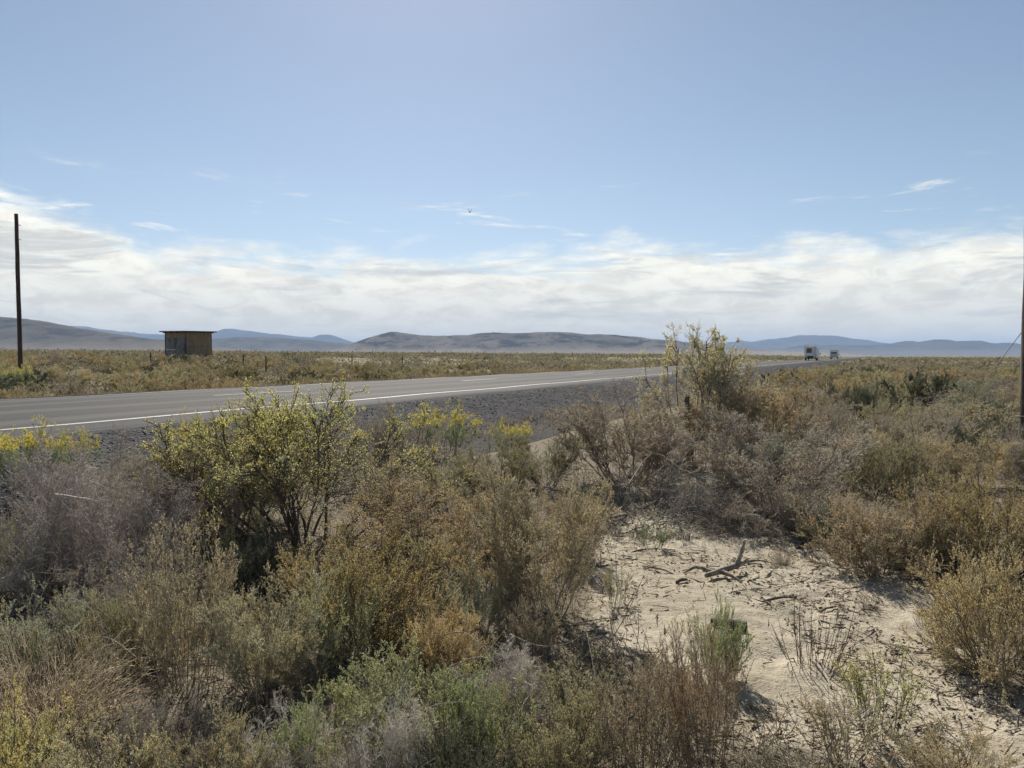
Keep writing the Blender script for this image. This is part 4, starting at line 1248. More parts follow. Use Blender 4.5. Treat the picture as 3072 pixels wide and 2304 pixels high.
def build_undergrowth():
    """Low dry forbs and twigs that fill the ground between the bushes, too many to count."""
    rng = np.random.default_rng(15)
    n = 3000
    y = 2.2 + 9.0 * rng.uniform(0, 1, n) ** 1.15; x = rng.uniform(-1.0, 1.1, n) * y
    dc = poly_dist(x, y, CLEAR)
    k = (lat(x, y) < 6.3) & (rng.uniform(0, 1, n) < sstep(dc, -0.12, 0.30))
    x, y = x[k], y[k]; n = len(x)
    m = 6
    b = np.repeat(np.stack([x, y, ground_z(x, y)], -1), m, 0) + rng.normal(0, 0.05, (n * m, 3)) * np.array([1, 1, 0])
    d = unit(rng.normal(0, 0.55, (n * m, 3)) + np.array([0, 0, 0.8]))
    hg = np.repeat(rng.uniform(0.10, 0.30, n), m) * rng.uniform(0.6, 1.3, n * m)
    p = lines(rng, b, d, hg, 2, 0.0, 0.22)
    v, f = tube(p, 0.0022, 0.0012, 3)
    pc = np.array([[0.30, 0.245, 0.16], [0.34, 0.30, 0.20], [0.24, 0.235, 0.15], [0.28, 0.21, 0.13], [0.36, 0.33, 0.28]])[rng.integers(0, 5, n)]
    t = np.repeat(pc, m, 0) * rng.uniform(0.6, 1.2, n * m)[:, None]
    B = Buf()
    B.add(v, f, np.repeat(t, 9, 0))
    pos, tan, idx = along_pts(rng, p, 4, 0.2, 1)
    v, f = leaves(rng, pos, unit(tan * 0.6 + rng.normal(0, 0.6, tan.shape)), 0.014, 0.0055)
    B.add(v, f, np.repeat(np.repeat(pc, m, 0)[idx] * rng.uniform(0.8, 1.4, len(idx))[:, None], 4, 0))
    v, f, t = B.arrays()
    link('undergrowth', mk_mesh('undergrowth', v, f, [M_TINT], t), kind='stuff', label='low dry twigs and forbs filling the ground between the bushes', category='undergrowth')


build_undergrowth()

# ------------------------------------------------------------------ single pieces of dead wood on the sand
def limb(pts, r, s=8, seed=0, jag=0.10, bend=0.006):
    """A bark-covered tube through points with a radius at each, closed at the ends."""
    rng = np.random.default_rng(seed)
    P = np.array(pts, float); r = np.array(r, float)
    n = 14
    tt = np.linspace(0, len(P) - 1, n); i = np.minimum(tt.astype(int), len(P) - 2); f = (tt - i)[:, None]
    P0 = P[np.maximum(i - 1, 0)]; P1 = P[i]; P2 = P[i + 1]; P3 = P[np.minimum(i + 2, len(P) - 1)]
    Q = 0.5 * (2 * P1 + (P2 - P0) * f + (2 * P0 - 5 * P1 + 4 * P2 - P3) * f ** 2 + (3 * P1 - P0 - 3 * P2 + P3) * f ** 3) + rng.normal(0, bend, (n, 3)) * np.mean(r) * 14
    q = r[i] * (1 - f[:, 0]) + r[i + 1] * f[:, 0]
    d = unit(np.gradient(Q, axis=0))
    ref = np.array([0.3, 0.2, 0.95]); u = unit(np.cross(d, ref)); w = np.cross(d, u)
    an = np.arange(s) * 2 * math.pi / s
    rad = q[:, None] * (1 + rng.normal(0, jag, (n, s)))
    v = Q[:, None] + rad[..., None] * (np.cos(an)[None, :, None] * u[:, None] + np.sin(an)[None, :, None] * w[:, None])
    v = np.concatenate([v.reshape(-1, 3), Q[:1], Q[-1:]])
    j = np.arange(s); k = np.arange(n - 1)[:, None] * s
    f4 = np.stack([k + j, k + (j + 1) % s, k + s + (j + 1) % s, k + s + j], -1).reshape(-1, 4)
    e0 = n * s; e1 = e0 + 1; lastk = (n - 1) * s
    cap = np.array([[e0, (a + 1) % s, a, a] for a in range(s)] + [[e1, lastk + a, lastk + (a + 1) % s, lastk + (a + 1) % s] for a in range(s)])
    return v, f4, cap


def mesh_poly(name, v, faces, mats, smooth=False, fm=None):
    me = bpy.data.meshes.new(name)
    me.from_pydata([tuple(a) for a in v], [], faces)
    for m in mats:
        me.materials.append(m)
    if smooth:
        me.polygons.foreach_set('use_smooth', [True] * len(me.polygons))
    if fm:
        me.polygons.foreach_set('material_index', fm)
    me.update()
    return me


def limb_obj(name, segs, mat, parent=None, seed=0, bend=0.006, **props):
    vs, fs, n = [], [], 0
    for k, (pts, r) in enumerate(segs):
        v, f4, cap = limb(pts, r, seed=seed + k, bend=bend, jag=0.10 if bend > 0.002 else 0.04)
        vs.append(v)
        fs += [tuple(a + n) for a in f4] + [tuple(dict.fromkeys(a + n)) for a in cap]
        n += len(v)
    return link(name, mesh_poly(name, np.concatenate(vs), fs, [mat], True), parent, **props)


def bark_mat(name, ca, cb, s=30):
    m, N = new_mat(name)
    co = N.n('ShaderNodeTexCoord').outputs['Object']
    mp = N.n('ShaderNodeMapping', ins={0: co}); mp.inputs['Scale'].default_value = (1, 1, 0.25)
    n1 = N.noise(mp.outputs[0], s, 6, 0.7)
    c = N.mix(N.smooth(n1, 0.35, 0.68), ca, cb)
    bp = N.n('ShaderNodeBump', ins={'Height': n1, 'Strength': 0.8, 'Distance': 0.01})
    b = N.n('ShaderNodeBsdfPrincipled', ins={'Base Color': c, 'Roughness': 0.9, 'Normal': bp.outputs[0]})
    out(N, b.outputs[0])
    return m


WOOD_GREY = bark_mat('weathered_wood', (0.10, 0.08, 0.062), (0.36, 0.31, 0.25))
WOOD_DARK = bark_mat('charred_wood', (0.035, 0.028, 0.022), (0.15, 0.12, 0.09))
WOOD_PALE = bark_mat('bleached_wood', (0.22, 0.19, 0.15), (0.42, 0.38, 0.31))


def at3(px, py, dz=0.0):
    x, y, z = at(px, py)
    return np.array([x, y, float(ground_z(np.array([x]), np.array([y]))[0]) + dz])


def rel(a, px, py, dz=0.0):
    return at3(px, py, dz) - a


o = at3(2200, 1735)
br = empty('broken_branch', o, label='weathered broken branch with a raised pale fork on the sand', category='branch')
limb_obj('main_limb', [([(-0.22, -0.05, 0.03), (-0.08, 0.0, 0.06), (0.05, 0.03, 0.09), (0.12, 0.05, 0.13)], [0.016, 0.026, 0.019, 0.010])], WOOD_GREY, br, 1)
limb_obj('fork', [([(0.03, 0.03, 0.08), (0.07, 0.05, 0.17), (0.10, 0.06, 0.27)], [0.022, 0.017, 0.010])], WOOD_PALE, br, 2)
limb_obj('twig', [([(0.06, 0.04, 0.10), (0.20, 0.12, 0.10), (0.34, 0.22, 0.06)], [0.014, 0.010, 0.005])], WOOD_GREY, br, 3)
limb_obj('twig', [([(-0.10, -0.01, 0.05), (-0.05, -0.10, 0.05), (0.03, -0.20, 0.01)], [0.02, 0.012, 0.006])], WOOD_GREY, br, 8)
limb_obj('twig', [([(-0.15, -0.03, 0.04), (-0.26, 0.04, 0.07), (-0.36, 0.06, 0.02)], [0.02, 0.012, 0.005])], WOOD_GREY, br, 9)
limb_obj('twig', [([(-0.02, 0.02, 0.06), (0.10, 0.16, 0.07), (0.16, 0.30, 0.03)], [0.016, 0.012, 0.008])], WOOD_GREY, br, 4)
o = at3(2222, 1905)
lg = empty('charred_log', o, label='short charred log lying on the sand behind the bright green sprig', category='log')
limb_obj('log_body', [([(-0.15, 0.10, 0.026), (-0.05, 0.03, 0.032), (0.035, -0.01, 0.032)], [0.022, 0.030, 0.032])], WOOD_DARK, lg, 5, 0.002)
limb_obj('broken_knot', [([(-0.05, 0.0, 0.05), (-0.065, -0.01, 0.075)], [0.012, 0.007])], WOOD_DARK, lg, 6)
STICKS = [
    ('dark straight stick lying on pale sand left of the tiny stick clump', (2460, 1837), (2510, 1841), .009, WOOD_DARK),
    ('dark stick lying on the sand near the rusty gold shrub', (2780, 1952), (2850, 1955), .010, WOOD_DARK),
    ('pale split stick lying at the foot of the dark stick bush', (2440, 2000), (2492, 2066), .011, WOOD_PALE),
    ('long grey stick on the left part of the sand beside the broken branch', (1930, 1721), (2020, 1727), .009, WOOD_GREY),
    ('dark stick at the back of the sand below the small green tuft', (1890, 1662), (1960, 1655), .008, WOOD_DARK),
    ('thick weathered stick at the left rear rim of the clearing', (1790, 1570), (1880, 1548), .022, WOOD_GREY),
    ('thin pale stick arching at the bottom of the golden-tan shrub', (1700, 1889), (1842, 1862), .007, WOOD_PALE),
    ('dark twisted stick at the rear rim of the sand beside the tiny tan tuft', (2390, 1650), (2420, 1632), .016, WOOD_DARK),
    ('dark stick on the sand below the broken branch', (2030, 1768), (2062, 1752), .016, WOOD_DARK),
    ('crooked dark stick on the sand right of the broken branch', (2290, 1812), (2390, 1792), .011, WOOD_DARK),
]
for k, (lab, p0, p1, r, mt) in enumerate(STICKS):
    r *= 0.72
    a = at3(*p0, r * 0.5); b = at3(*p1, r * 0.5)
    m1 = (b - a) * 0.35 + np.array([0, 0, 0.012]); m2 = (b - a) * 0.7 + np.array([0.01, 0.01, 0.006])
    s = limb_obj('stick', [([(0, 0, 0), m1, m2, b - a], [r, r * 1.1, r * 0.9, r * 0.55])], mt, None, 20 + k, label=lab, category='stick', group='sticks lying on the sand')
    s.location = a
# long pale dead switches arching over the foreground scrub
SWITCH = [
    ('long pale bent twig arching over the middle foreground', [(1300, 1990, .22), (1400, 2010, .26), (1500, 2060, .16)], .0055),
    ('curved pale twig hanging like a hook left of the brown stalks', [(1870, 1960, .30), (1905, 1960, .36), (1915, 2010, .28), (1900, 2060, .10)], .0050),
    ('long curved pale twig dipping between the sage and the golden shrub', [(1530, 1950, .20), (1620, 1990, .18), (1720, 1985, .2), (1790, 1950, .26)], .0050),
    ('forked pale dead twig rising from the bottom edge', [(1475, 2330, .05), (1530, 2270, .18), (1600, 2225, .26)], .0065),
    ('pale straight dead twig slanting across the tan grass heap', [(250, 1990, .20), (330, 2020, .24), (420, 2060, .20)], .0045),
    ('pale curved dead twig above the tan grass heap', [(120, 1900, .22), (220, 1915, .30), (330, 1960, .24)], .0045),
    ('pale upright dead twig beside the straw-olive shrub', [(780, 2200, .05), (770, 2120, .16), (785, 2030, .28)], .005),
    ('bleached forked twig above the silver-twigged bush', [(1190, 2260, .10), (1170, 2190, .22), (1150, 2130, .30)], .006),
    ('bleached bent twig reaching right from the silver-twigged bush', [(1200, 2270, .08), (1290, 2230, .2), (1390, 2220, .22)], .005),
    ('long thin pale twig lying across the olive-green sage', [(1350, 2100, .22), (1450, 2090, .26), (1580, 2110, .18)], .0045),
    ('thin pale twig rising beside the hooked pale twig', [(1800, 2230, .04), (1790, 2150, .2), (1760, 2080, .34)], .0045),
    ('tall thin bare switch standing at the left rim of the clearing', [(1830, 1900, .02), (1850, 1850, .24), (1845, 1840, .46)], .0045),
    ('thin dark bare switch leaning over the left part of the sand', [(1820, 1960, .02), (1880, 1920, .22), (1930, 1900, .40)], .0045),
    ('pale arching dead branch on top of the grey branch pile', [(1880, 1480, .30), (1960, 1450, .55), (2060, 1480, .40)], .010),
    ('pale hooked dead branch at the right end of the branch pile', [(2020, 1540, .05), (2050, 1510, .36), (2085, 1520, .45), (2080, 1540, .22)], .010),
    ('bleached twig in front of the drooping grey-brown bush', [(2200, 1580, .05), (2260, 1570, .22), (2330, 1580, .16)], .008),
    ('dark dead upright stem beside the brown stalks', [(1872, 2120, .02), (1850, 2040, .14), (1828, 1960, .30)], .012),
]
for k, (lab, pts, r) in enumerate(SWITCH):
    P = [at3(px, py + 60 * (h > 0.1)) + np.array([0, 0, h]) for px, py, h in pts]
    P = [p - np.array([0, 0, 0]) for p in P]
    base = P[0].copy()
    r *= 0.62
    rs = np.linspace(r, r * 0.45, len(P))
    s = limb_obj('dead_twig', [([p - base for p in P], rs)], WOOD_DARK if 'dark' in lab else WOOD_PALE, None, 40 + k, label=lab, category='twig')
    s.location = base

# ------------------------------------------------------------------ shed
def box_v(x0, x1, y0, y1, z0, z1):
    return [(x0, y0, z0), (x1, y0, z0), (x1, y1, z0), (x0, y1, z0), (x0, y0, z1), (x1, y0, z1), (x1, y1, z1), (x0, y1, z1)]


BOX_F = [(0, 3, 2, 1), (4, 5, 6, 7), (0, 1, 5, 4), (1, 2, 6, 5), (2, 3, 7, 6), (3, 0, 4, 7)]


def bevel_box(name, x0, x1, y0, y1, z0, z1, mat, parent, bev=0.01, seg=2, **props):
    import bmesh
    bm = bmesh.new()
    vs = [bm.verts.new(p) for p in box_v(x0, x1, y0, y1, z0, z1)]
    for f in BOX_F:
        bm.faces.new([vs[i] for i in f])
    if bev:
        bmesh.ops.bevel(bm, geom=list(bm.edges), offset=bev, segments=seg, affect='EDGES', profile=0.5)
    me = bpy.data.meshes.new(name)
    bm.to_mesh(me); bm.free()
    me.materials.append(mat)
    return link(name, me, parent, **props)


def build_shed():
    Z = 75.0
    u = (559 - 1536) / FPX
    cx, cy = u * Z, Z                                   # the nearest corner
    gz = float(terrain(cx, cy)) - 0.15
    top = CAM_Z + (HOR - 996) / FPX * Z
    H = top - gz
    a0 = math.atan2(cx, cy)
    # walls run from the near corner: right wall and left wall
    shed = empty('shed', (cx, cy, gz), label='small flat-roofed brown plywood shed standing alone in the scrub across the road', category='shed')
    phi = R(38.5)
    shed.rotation_euler = (0, 0, -a0 + phi)             # local +x along right wall, local +y along left wall
    A, B = 3.05, 3.05
    ply = bark_mat('old_plywood', (0.165, 0.126, 0.085), (0.245, 0.188, 0.128), 3.0)
    dark = plain_mat('dark_trim', (0.085, 0.074, 0.064), 0.8)
    tin = plain_mat('grey_sheet_metal', (0.115, 0.122, 0.130), 0.7, 0.0, 1.6, 0.4)
    # right wall of upright plywood sheets, each its own piece
    for i in range(3):
        x0 = 0.02 + i * 1.01
        bevel_box('plywood_panel', x0, x0 + 0.995, 0.0 - 0.004 * (i % 2), 0.05, 0, H * 0.52, ply, shed, 0.006)
        bevel_box('plywood_panel', x0, x0 + 0.995, 0.003 * (i % 2), 0.055, H * 0.525, H - 0.02, ply, shed, 0.006)
    bevel_box('back_wall', 0.06, A - 0.02, B - 0.05, B, 0, H - 0.03, ply, shed, 0)
    bevel_box('side_wall', A - 0.05, A, 0.06, B - 0.06, 0, H - 0.03, ply, shed, 0)
    # left wall: plywood header over grey metal sheets and a door
    bevel_box('plywood_panel', -0.003, 0.05, 0.06, B - 0.06, H * 0.80, H - 0.02, ply, shed, 0.004)
    bevel_box('metal_sheet', 0.0, 0.045, 1.50, B - 0.10, H * 0.42, H * 0.795, tin, shed, 0.004)
    bevel_box('metal_sheet', 0.004, 0.05, 1.50, B - 0.10, 0.0, H * 0.40, tin, shed, 0.004)
    dr = bevel_box('door', -0.012, 0.04, 0.16, 1.42, 0.05, H * 0.795, tin, shed, 0.006)
    bevel_box('door_handle', -0.06, -0.012, 0.28, 0.34, H * 0.38, H * 0.46, dark, dr, 0.006)
    bevel_box('hinge', -0.025, -0.013, 1.22, 1.40, H * 0.62, H * 0.66, dark, dr, 0)
    bevel_box('hinge', -0.025, -0.013, 1.22, 1.40, H * 0.14, H * 0.18, dark, dr, 0)
    pale = plain_mat('pale_batten', (0.55, 0.55, 0.53), 0.7)
    bevel_box('batten', -0.03, 0.0, 1.46, B - 0.14, H * 0.402, H * 0.422, pale, shed, 0.003)
    for (px, py) in ((0.0, 0.0), (0.0, B - 0.02), (A - 0.03, 0.0)):
        bevel_box('corner_post', px - 0.02, px + 0.05, py - 0.02, py + 0.05, 0, H - 0.02, dark, shed, 0.004)
    rf = bevel_box('roof', -0.36, A + 0.4, -0.36, B + 0.4, H, H + 0.09, dark, shed, 0.01)
    rf.rotation_euler = (R(0.4), R(-0.6), 0)
    bevel_box('roof_sheet', -0.375, A + 0.415, -0.375, B + 0.415, H + 0.092, H + 0.112, tin, rf, 0)
    for i in range(4):
        bevel_box('rafter', -0.32, A + 0.36, 0.05 + i * 0.95, 0.11 + i * 0.95, H - 0.10, H - 0.003, dark, rf, 0)


build_shed()

# ------------------------------------------------------------------ poles and posts
def pole(name, x, y, z, h, r0, r1, lean, mat, **props):
    e = empty(name, (x, y, z), **props)
    e.rotation_euler = (0, lean, 0)
    limb_obj('shaft', [([(0, 0, -0.3), (0.004, 0, h * 0.3), (-0.006, 0, h * 0.65), (0, 0, h)], [r0, r0 * 0.95, (r0 + r1) / 2, r1])], mat, e, int(h * 10), 0.001)
    return e


POLE_MAT = bark_mat('creosote_pole', (0.030, 0.022, 0.018), (0.085, 0.06, 0.048), 14)
px_, py_, Zp = 62, 1145, 30.0
X = (px_ - 1536) / FPX * Zp
zb = float(terrain(X, Zp))
ph = CAM_Z + (HOR - 645) / FPX * Zp - zb
e = pole('utility_pole', X, Zp, zb, ph, 0.088, 0.066, R(-0.25), POLE_MAT, label='tall dark wooden utility pole without wires across the road at left', category='pole')
mt = plain_mat('galvanised', (0.3, 0.3, 0.3), 0.5, 0.6)
bevel_box('bolt', 0.085, 0.15, -0.012, 0.012, ph - 0.45, ph - 0.42, mt, e, 0)
bevel_box('bolt', 0.085, 0.14, -0.012, 0.012, ph - 1.0, ph - 0.97, mt, e, 0)
Zr = 12.6
Xr = (3087 - 1536) / FPX * Zr
e = pole('utility_pole', Xr, Zr, float(terrain(Xr, Zr)), 8.5, 0.125, 0.115, R(0.0), POLE_MAT, label='dark wooden pole cut by the right picture edge with two pale bands', category='pole')
pale_band = plain_mat('pale_band', (0.62, 0.62, 0.60), 0.5)
for py in (1248, 1287):
    zz = CAM_Z + (HOR - py) / FPX * Zr - float(terrain(Xr, Zr))
    v, f = tube(np.array([[[0, 0, zz - 0.006], [0, 0, zz + 0.006]]], float), 0.142, 0.142, 14)
    link('wire_band', mk_mesh('wire_band', v, f, [pale_band]), e)
    bevel_box('staple', -0.19, -0.13, -0.01, 0.01, zz - 0.006, zz + 0.006, pale_band, e, 0)
zz0 = CAM_Z + (HOR - 988) / FPX * Zr; 
p0 = np.array([Xr - 0.10, Zr, zz0]); p1 = np.array([(2950 - 1536) / FPX * (Zr + 9), Zr + 9.0, CAM_Z + (HOR - 1150) / FPX * (Zr + 9)])
v, f = tube(np.stack([p0 + (p1 - p0) * t for t in np.linspace(0, 1, 8)])[None] - p0, 0.008, 0.008, 5)
gw = link('guy_wire', mk_mesh('guy_wire', v, f, [mt]), label='thin steel guy wire slanting down from the right-edge pole', category='wire')
gw.location = p0
POSTS = [('thin dark fence post left of the shed', 452, 1083, 50, 62), ('thin dark fence post right of the shed', 730, 1078, 52, 58), ('short dark fence post in the scrub right of the shed', 798, 1086, 46, 58),
         ('thin dark fence post under the left end of the middle hill', 1056, 1078, 60, 58), ('thin dark fence post under the middle hill', 1207, 1082, 60, 58)]
for k, (lab, px, py, Zf, hp) in enumerate(POSTS):
    X = (px - 1536) / FPX * Zf
    z = float(terrain(X, Zf))
    limb_obj('fence_post', [([(0, 0, -0.2), (0.01, 0, 0.5), (0.0, 0, 1.15)], [0.05, 0.045, 0.04])], POLE_MAT, None, 70 + k, label=lab, category='post', group='fence posts across the road').location = (X, Zf, z)
x, y, z = at(2062, 1400)
limb_obj('broken_stump', [([(0.05, 0, -0.1), (0.03, 0, 0.4), (0.0, 0, 0.7), (-0.02, 0, 1.04)], [0.06, 0.05, 0.045, 0.036])], WOOD_DARK, None, 90, label='dark broken trunk stub standing left of the skyline tree stems', category='stump').location = (x, y, z)

# ------------------------------------------------------------------ motorhomes on the road
def rounded_profile(w, z0, z1, r, n=5):
    pts = [(-w / 2, z0), (w / 2, z0)]
    for k in range(n + 1):
        a = math.pi / 2 * k / n
        pts.append((w / 2 - r + r * math.cos(a), z1 - r + r * math.sin(a)))
    for k in range(n + 1):
        a = math.pi / 2 + math.pi / 2 * k / n
        pts.append((-w / 2 + r + r * math.cos(a), z1 - r + r * math.sin(a)))
    return pts


def extrude_x(name, prof, x0, x1, mat, parent, **props):
    n = len(prof)
    v = [(x0, y, z) for y, z in prof] + [(x1, y, z) for y, z in prof]
    f = [tuple(range(n))[::-1], tuple(range(n, 2 * n))] + [(i, (i + 1) % n, n + (i + 1) % n, n + i) for i in range(n)]
    return link(name, mesh_poly(name, v, f, [mat]), parent, **props)


def wheel(parent, x, y, r, w, tyre, rim):
    e = link('wheel', None, parent) if False else None
    n = 20
    prof = [(-w / 2, r * 0.62), (-w / 2, r * 0.93), (-w * 0.36, r), (w * 0.36, r), (w / 2, r * 0.93), (w / 2, r * 0.62)]
    v, f = [], []
    for i in range(n):
        a = 2 * math.pi * i / n
        for (yy, rr) in prof:
            v.append((rr * math.cos(a), yy, rr * math.sin(a)))
    m = len(prof)
    for i in range(n):
        for k in range(m - 1):
            f.append((i * m + k, i * m + k + 1, ((i + 1) % n) * m + k + 1, ((i + 1) % n) * m + k))
    t = link('wheel', mesh_poly('tyre', v, f, [tyre], True), parent)
    t.location = (x, y, r)
    v = [(0.60 * r * math.cos(2 * math.pi * i / n), s * w * 0.42, 0.60 * r * math.sin(2 * math.pi * i / n)) for s in (-1, 1) for i in range(n)]
    v += [(0, -w * 0.28, 0), (0, w * 0.28, 0)]
    f = [(2 * n, i, (i + 1) % n) for i in range(n)] + [(2 * n + 1, n + (i + 1) % n, n + i) for i in range(n)]
    link('rim', mesh_poly('rim', v, f, [rim]), t)
    return t


RV_WHITE = plain_mat('vehicle_white', (0.66, 0.67, 0.68), 0.35, 0, 2.0, 0.06)
RV_GREY = plain_mat('vehicle_grey', (0.42, 0.44, 0.46), 0.4, 0, 2.0, 0.08)
RV_GLASS = plain_mat('dark_glass', (0.012, 0.014, 0.016), 0.08, 0, 2, 0.1)
RV_BLACK = plain_mat('vehicle_black', (0.02, 0.02, 0.022), 0.6)
RV_TYRE = plain_mat('tyre_rubber', (0.018, 0.018, 0.018), 0.9)
RV_RIM = plain_mat('wheel_rim', (0.5, 0.5, 0.5), 0.35, 0.7)
RV_RED = plain_mat('tail_lamp_red', (0.30, 0.02, 0.015), 0.3)
RV_BLUE = plain_mat('blue_grey_stripe', (0.10, 0.13, 0.18), 0.4)


def motorhome(t, L, h, w, length, kind, label):
    x, y = from_road(t, L)
    e = empty('motorhome', (x, y, ROAD_Z + 0.004), R(90) - TH, label=label, category='motorhome', group='motorhomes driving away along the road')
    # local +x points the way it drives; the rear wall is at x = 0
    z0 = 0.62
    extrude_x('body', rounded_profile(w, z0, h, 0.16), 0.0, length * 0.78, RV_WHITE, e)
    extrude_x('cab_over', rounded_profile(w * 0.96, h * 0.58, h - 0.06, 0.18), length * 0.78 + 0.003, length * 0.94, RV_WHITE, e)
    cab = extrude_x('cab', rounded_profile(w * 0.80, 0.45, h * 0.575, 0.14), length * 0.78 + 0.003, length, RV_WHITE, e)
    bevel_box('cab_window', length * 0.81, length * 0.91, -w * 0.405, -w * 0.395, h * 0.36, h * 0.54, RV_GLASS, cab, 0)
    bevel_box('skirt', 0.10, length * 0.76, -w / 2 + 0.05, w / 2 - 0.05, 0.42, z0 - 0.004, RV_BLUE, e, 0.01)
    bevel_box('bumper', -0.16, -0.004, -w * 0.46, w * 0.46, 0.44, 0.60, RV_BLACK if kind == 0 else RV_GREY, e, 0.02)
    if kind == 0:
        wy0, wy1, wz0, wz1 = -w * 0.10, w * 0.33, h * 0.55, h * 0.87
    else:
        wy0, wy1, wz0, wz1 = -w * 0.34, w * 0.36, h * 0.56, h * 0.74
    fr = bevel_box('window_frame', -0.022, -0.003, wy0 - 0.05, wy1 + 0.05, wz0 - 0.05, wz1 + 0.05, RV_GREY, e, 0.008)
    bevel_box('pane', -0.030, -0.024, wy0, wy1, wz0, wz1, RV_GLASS, fr, 0)
    for s in (-1, 1):
        bevel_box('tail_light', -0.03, -0.003, s * w * 0.42 - 0.07, s * w * 0.42 + 0.07, 0.72, 0.95, RV_RED, e, 0.01)
        wheel(e, length * 0.25, s * (w / 2 - 0.16), 0.38, 0.28, RV_TYRE, RV_RIM)
        wheel(e, length * 0.88, s * (w / 2 - 0.30), 0.38, 0.24, RV_TYRE, RV_RIM)
        bevel_box('mudflap', length * 0.25 - 0.52, length * 0.25 - 0.49, s * (w / 2 - 0.16) - 0.17, s * (w / 2 - 0.16) + 0.17, 0.10, 0.44, RV_BLACK, e, 0)
        mi = bevel_box('mirror', length * 0.90, length * 0.93, s * (w / 2 + 0.20) - 0.10, s * (w / 2 + 0.20) + 0.10, h * 0.42, h * 0.54, RV_BLACK, e, 0.01)
        bevel_box('mirror_arm', length * 0.905, length * 0.925, min(s * w * 0.40, s * (w / 2 + 0.12)), max(s * w * 0.40, s * (w / 2 + 0.12)), h * 0.46, h * 0.48, RV_BLACK, mi, 0)
    # right-hand side, seen at a slant: door, window, stripe
    bevel_box('side_window', length * 0.10, length * 0.26, -w / 2 - 0.010, -w / 2 - 0.002, h * 0.56, h * 0.86, RV_GLASS, e, 0)
    dr = bevel_box('entry_door', length * 0.52, length * 0.62, -w / 2 - 0.012, -w / 2 - 0.002, z0 + 0.02, h * 0.88, RV_GREY, e, 0)
    bevel_box('door_pane', length * 0.54, length * 0.60, -w / 2 - 0.018, -w / 2 - 0.013, h * 0.58, h * 0.80, RV_GLASS, dr, 0)
    bevel_box('side_stripe', 0.05, length * 0.50, -w / 2 - 0.007, -w / 2 - 0.002, h * 0.38, h * 0.44, RV_BLUE, e, 0)
    bevel_box('roof_air_unit', length * 0.30, length * 0.42, -0.35, 0.35, h + 0.003, h + 0.24, RV_WHITE, e, 0.06)
    bevel_box('roof_vent', length * 0.12, length * 0.18, -0.25, 0.25, h + 0.003, h + 0.12, RV_WHITE, e, 0.03)
    bevel_box('marker_strip', -0.012, -0.003, -w * 0.42, w * 0.42, h - 0.22, h - 0.17, RV_GREY, e, 0)
    if kind == 0:
        bevel_box('cargo_rack', -0.75, -0.17, -w * 0.30, w * 0.30, 0.50, 0.56, RV_BLACK, e, 0.01)
        bevel_box('cargo_box', -0.70, -0.22, -w * 0.22, w * 0.24, 0.565, 0.98, RV_BLACK, e, 0.04)
        bevel_box('ladder', -0.08, -0.045, -w * 0.40, -w * 0.36, 0.9, h - 0.1, RV_GREY, e, 0.01)
        bevel_box('ladder', -0.08, -0.045, -w * 0.28, -w * 0.24, 0.9, h - 0.1, RV_GREY, e, 0.01)
    else:
        bevel_box('lower_panel', -0.014, -0.003, -w * 0.40, w * 0.40, 0.66, h * 0.50, RV_GREY, e, 0)
    return e


def along_for(px, L):
    u = (px - 1536) / FPX
    Z = L / (ST - u * CT)
    return along(u * Z, Z)


motorhome(along_for(2431, 12.6), 12.6, 2.95, 2.45, 7.6, 0, 'nearer white motorhome with a large dark rear window driving away on the road')
motorhome(along_for(2501, 12.6), 12.6, 3.0, 2.45, 7.0, 1, 'farther white motorhome with a wide low rear window ahead on the road')

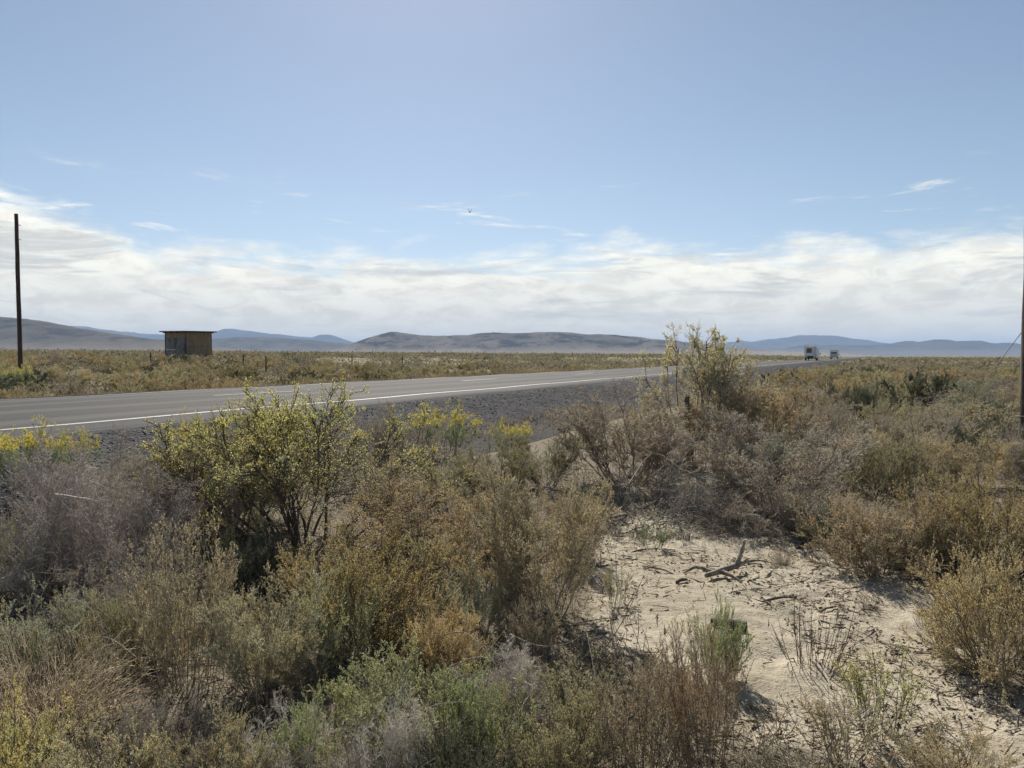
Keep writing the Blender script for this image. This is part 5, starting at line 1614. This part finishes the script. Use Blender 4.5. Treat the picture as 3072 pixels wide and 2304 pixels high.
# ------------------------------------------------------------------ bird
def build_bird():
    d = px_dir(1409, 637)
    p = np.array([0, 0, CAM_Z]) + d * 62
    b = empty('bird', p, R(60), label='small dark bird flying below the wispy clouds', category='bird')
    b.rotation_euler = (R(12), R(-8), R(70))
    b.scale = (0.7, 0.7, 0.7)
    feather = plain_mat('dark_feathers', (0.03, 0.028, 0.027), 0.8)
    v, f, n = [], [], 8
    for x_, r in ((-0.20, 0.012), (-0.12, 0.035), (-0.02, 0.05), (0.08, 0.048), (0.14, 0.03), (0.18, 0.034), (0.215, 0.02), (0.25, 0.004)):
        for i in range(n):
            a = 2 * math.pi * i / n
            v.append((x_, r * math.cos(a), r * 0.9 * math.sin(a) + (0.01 if x_ > 0.13 else 0)))
    m = len(v) // n
    for k in range(m - 1):
        for i in range(n):
            f.append((k * n + i, k * n + (i + 1) % n, (k + 1) * n + (i + 1) % n, (k + 1) * n + i))
    link('body', mesh_poly('body', v, f, [feather], True), b)
    for s in (-1, 1):
        v = []
        sec = [(0, 0.0, 0.10, -0.06), (0.14, 0.13, 0.11, -0.07), (0.24, 0.26, 0.07, -0.07), (0.30, 0.38, 0.0, -0.05)]
        for (yy, zz, xa, xb) in sec:
            v += [(xa, s * yy * 0.7, zz), (0.5 * (xa + xb), s * yy * 0.7, zz + 0.016), (xb, s * yy * 0.7, zz), (0.5 * (xa + xb), s * yy * 0.7, zz - 0.006)]
        f = []
        for k in range(3):
            for i in range(4):
                f.append((k * 4 + i, k * 4 + (i + 1) % 4, k * 4 + 4 + (i + 1) % 4, k * 4 + 4 + i))
        f += [(0, 1, 2, 3), (12, 13, 14, 15)]
        link('wing', mesh_poly('wing', v, f, [feather], True), b)
    v = [(-0.18, -0.02, 0), (-0.18, 0.02, 0), (-0.34, 0.06, 0.004), (-0.34, -0.06, 0.004), (-0.18, -0.02, 0.012), (-0.18, 0.02, 0.012), (-0.34, 0.06, 0.012), (-0.34, -0.06, 0.012)]
    link('tail', mesh_poly('tail', v, BOX_F, [feather]), b)


build_bird()

# ------------------------------------------------------------------ haze over the plain
def build_haze():
    m, N = new_mat('haze')
    pvn = N.n('ShaderNodeVolumePrincipled', ins={'Color': (0.47, 0.67, 1.0), 'Density': 4.6e-5, 'Anisotropy': 0.0})
    o_ = N.n('ShaderNodeOutputMaterial')
    N.t.links.new(pvn.outputs[0], o_.inputs['Volume'])
    me = mesh_poly('haze', box_v(-60000, 60000, -5000, 70000, -61, 790), BOX_F, [m])
    link('haze', me, kind='stuff', label='thin blue haze over the desert plain', category='haze')


build_haze()
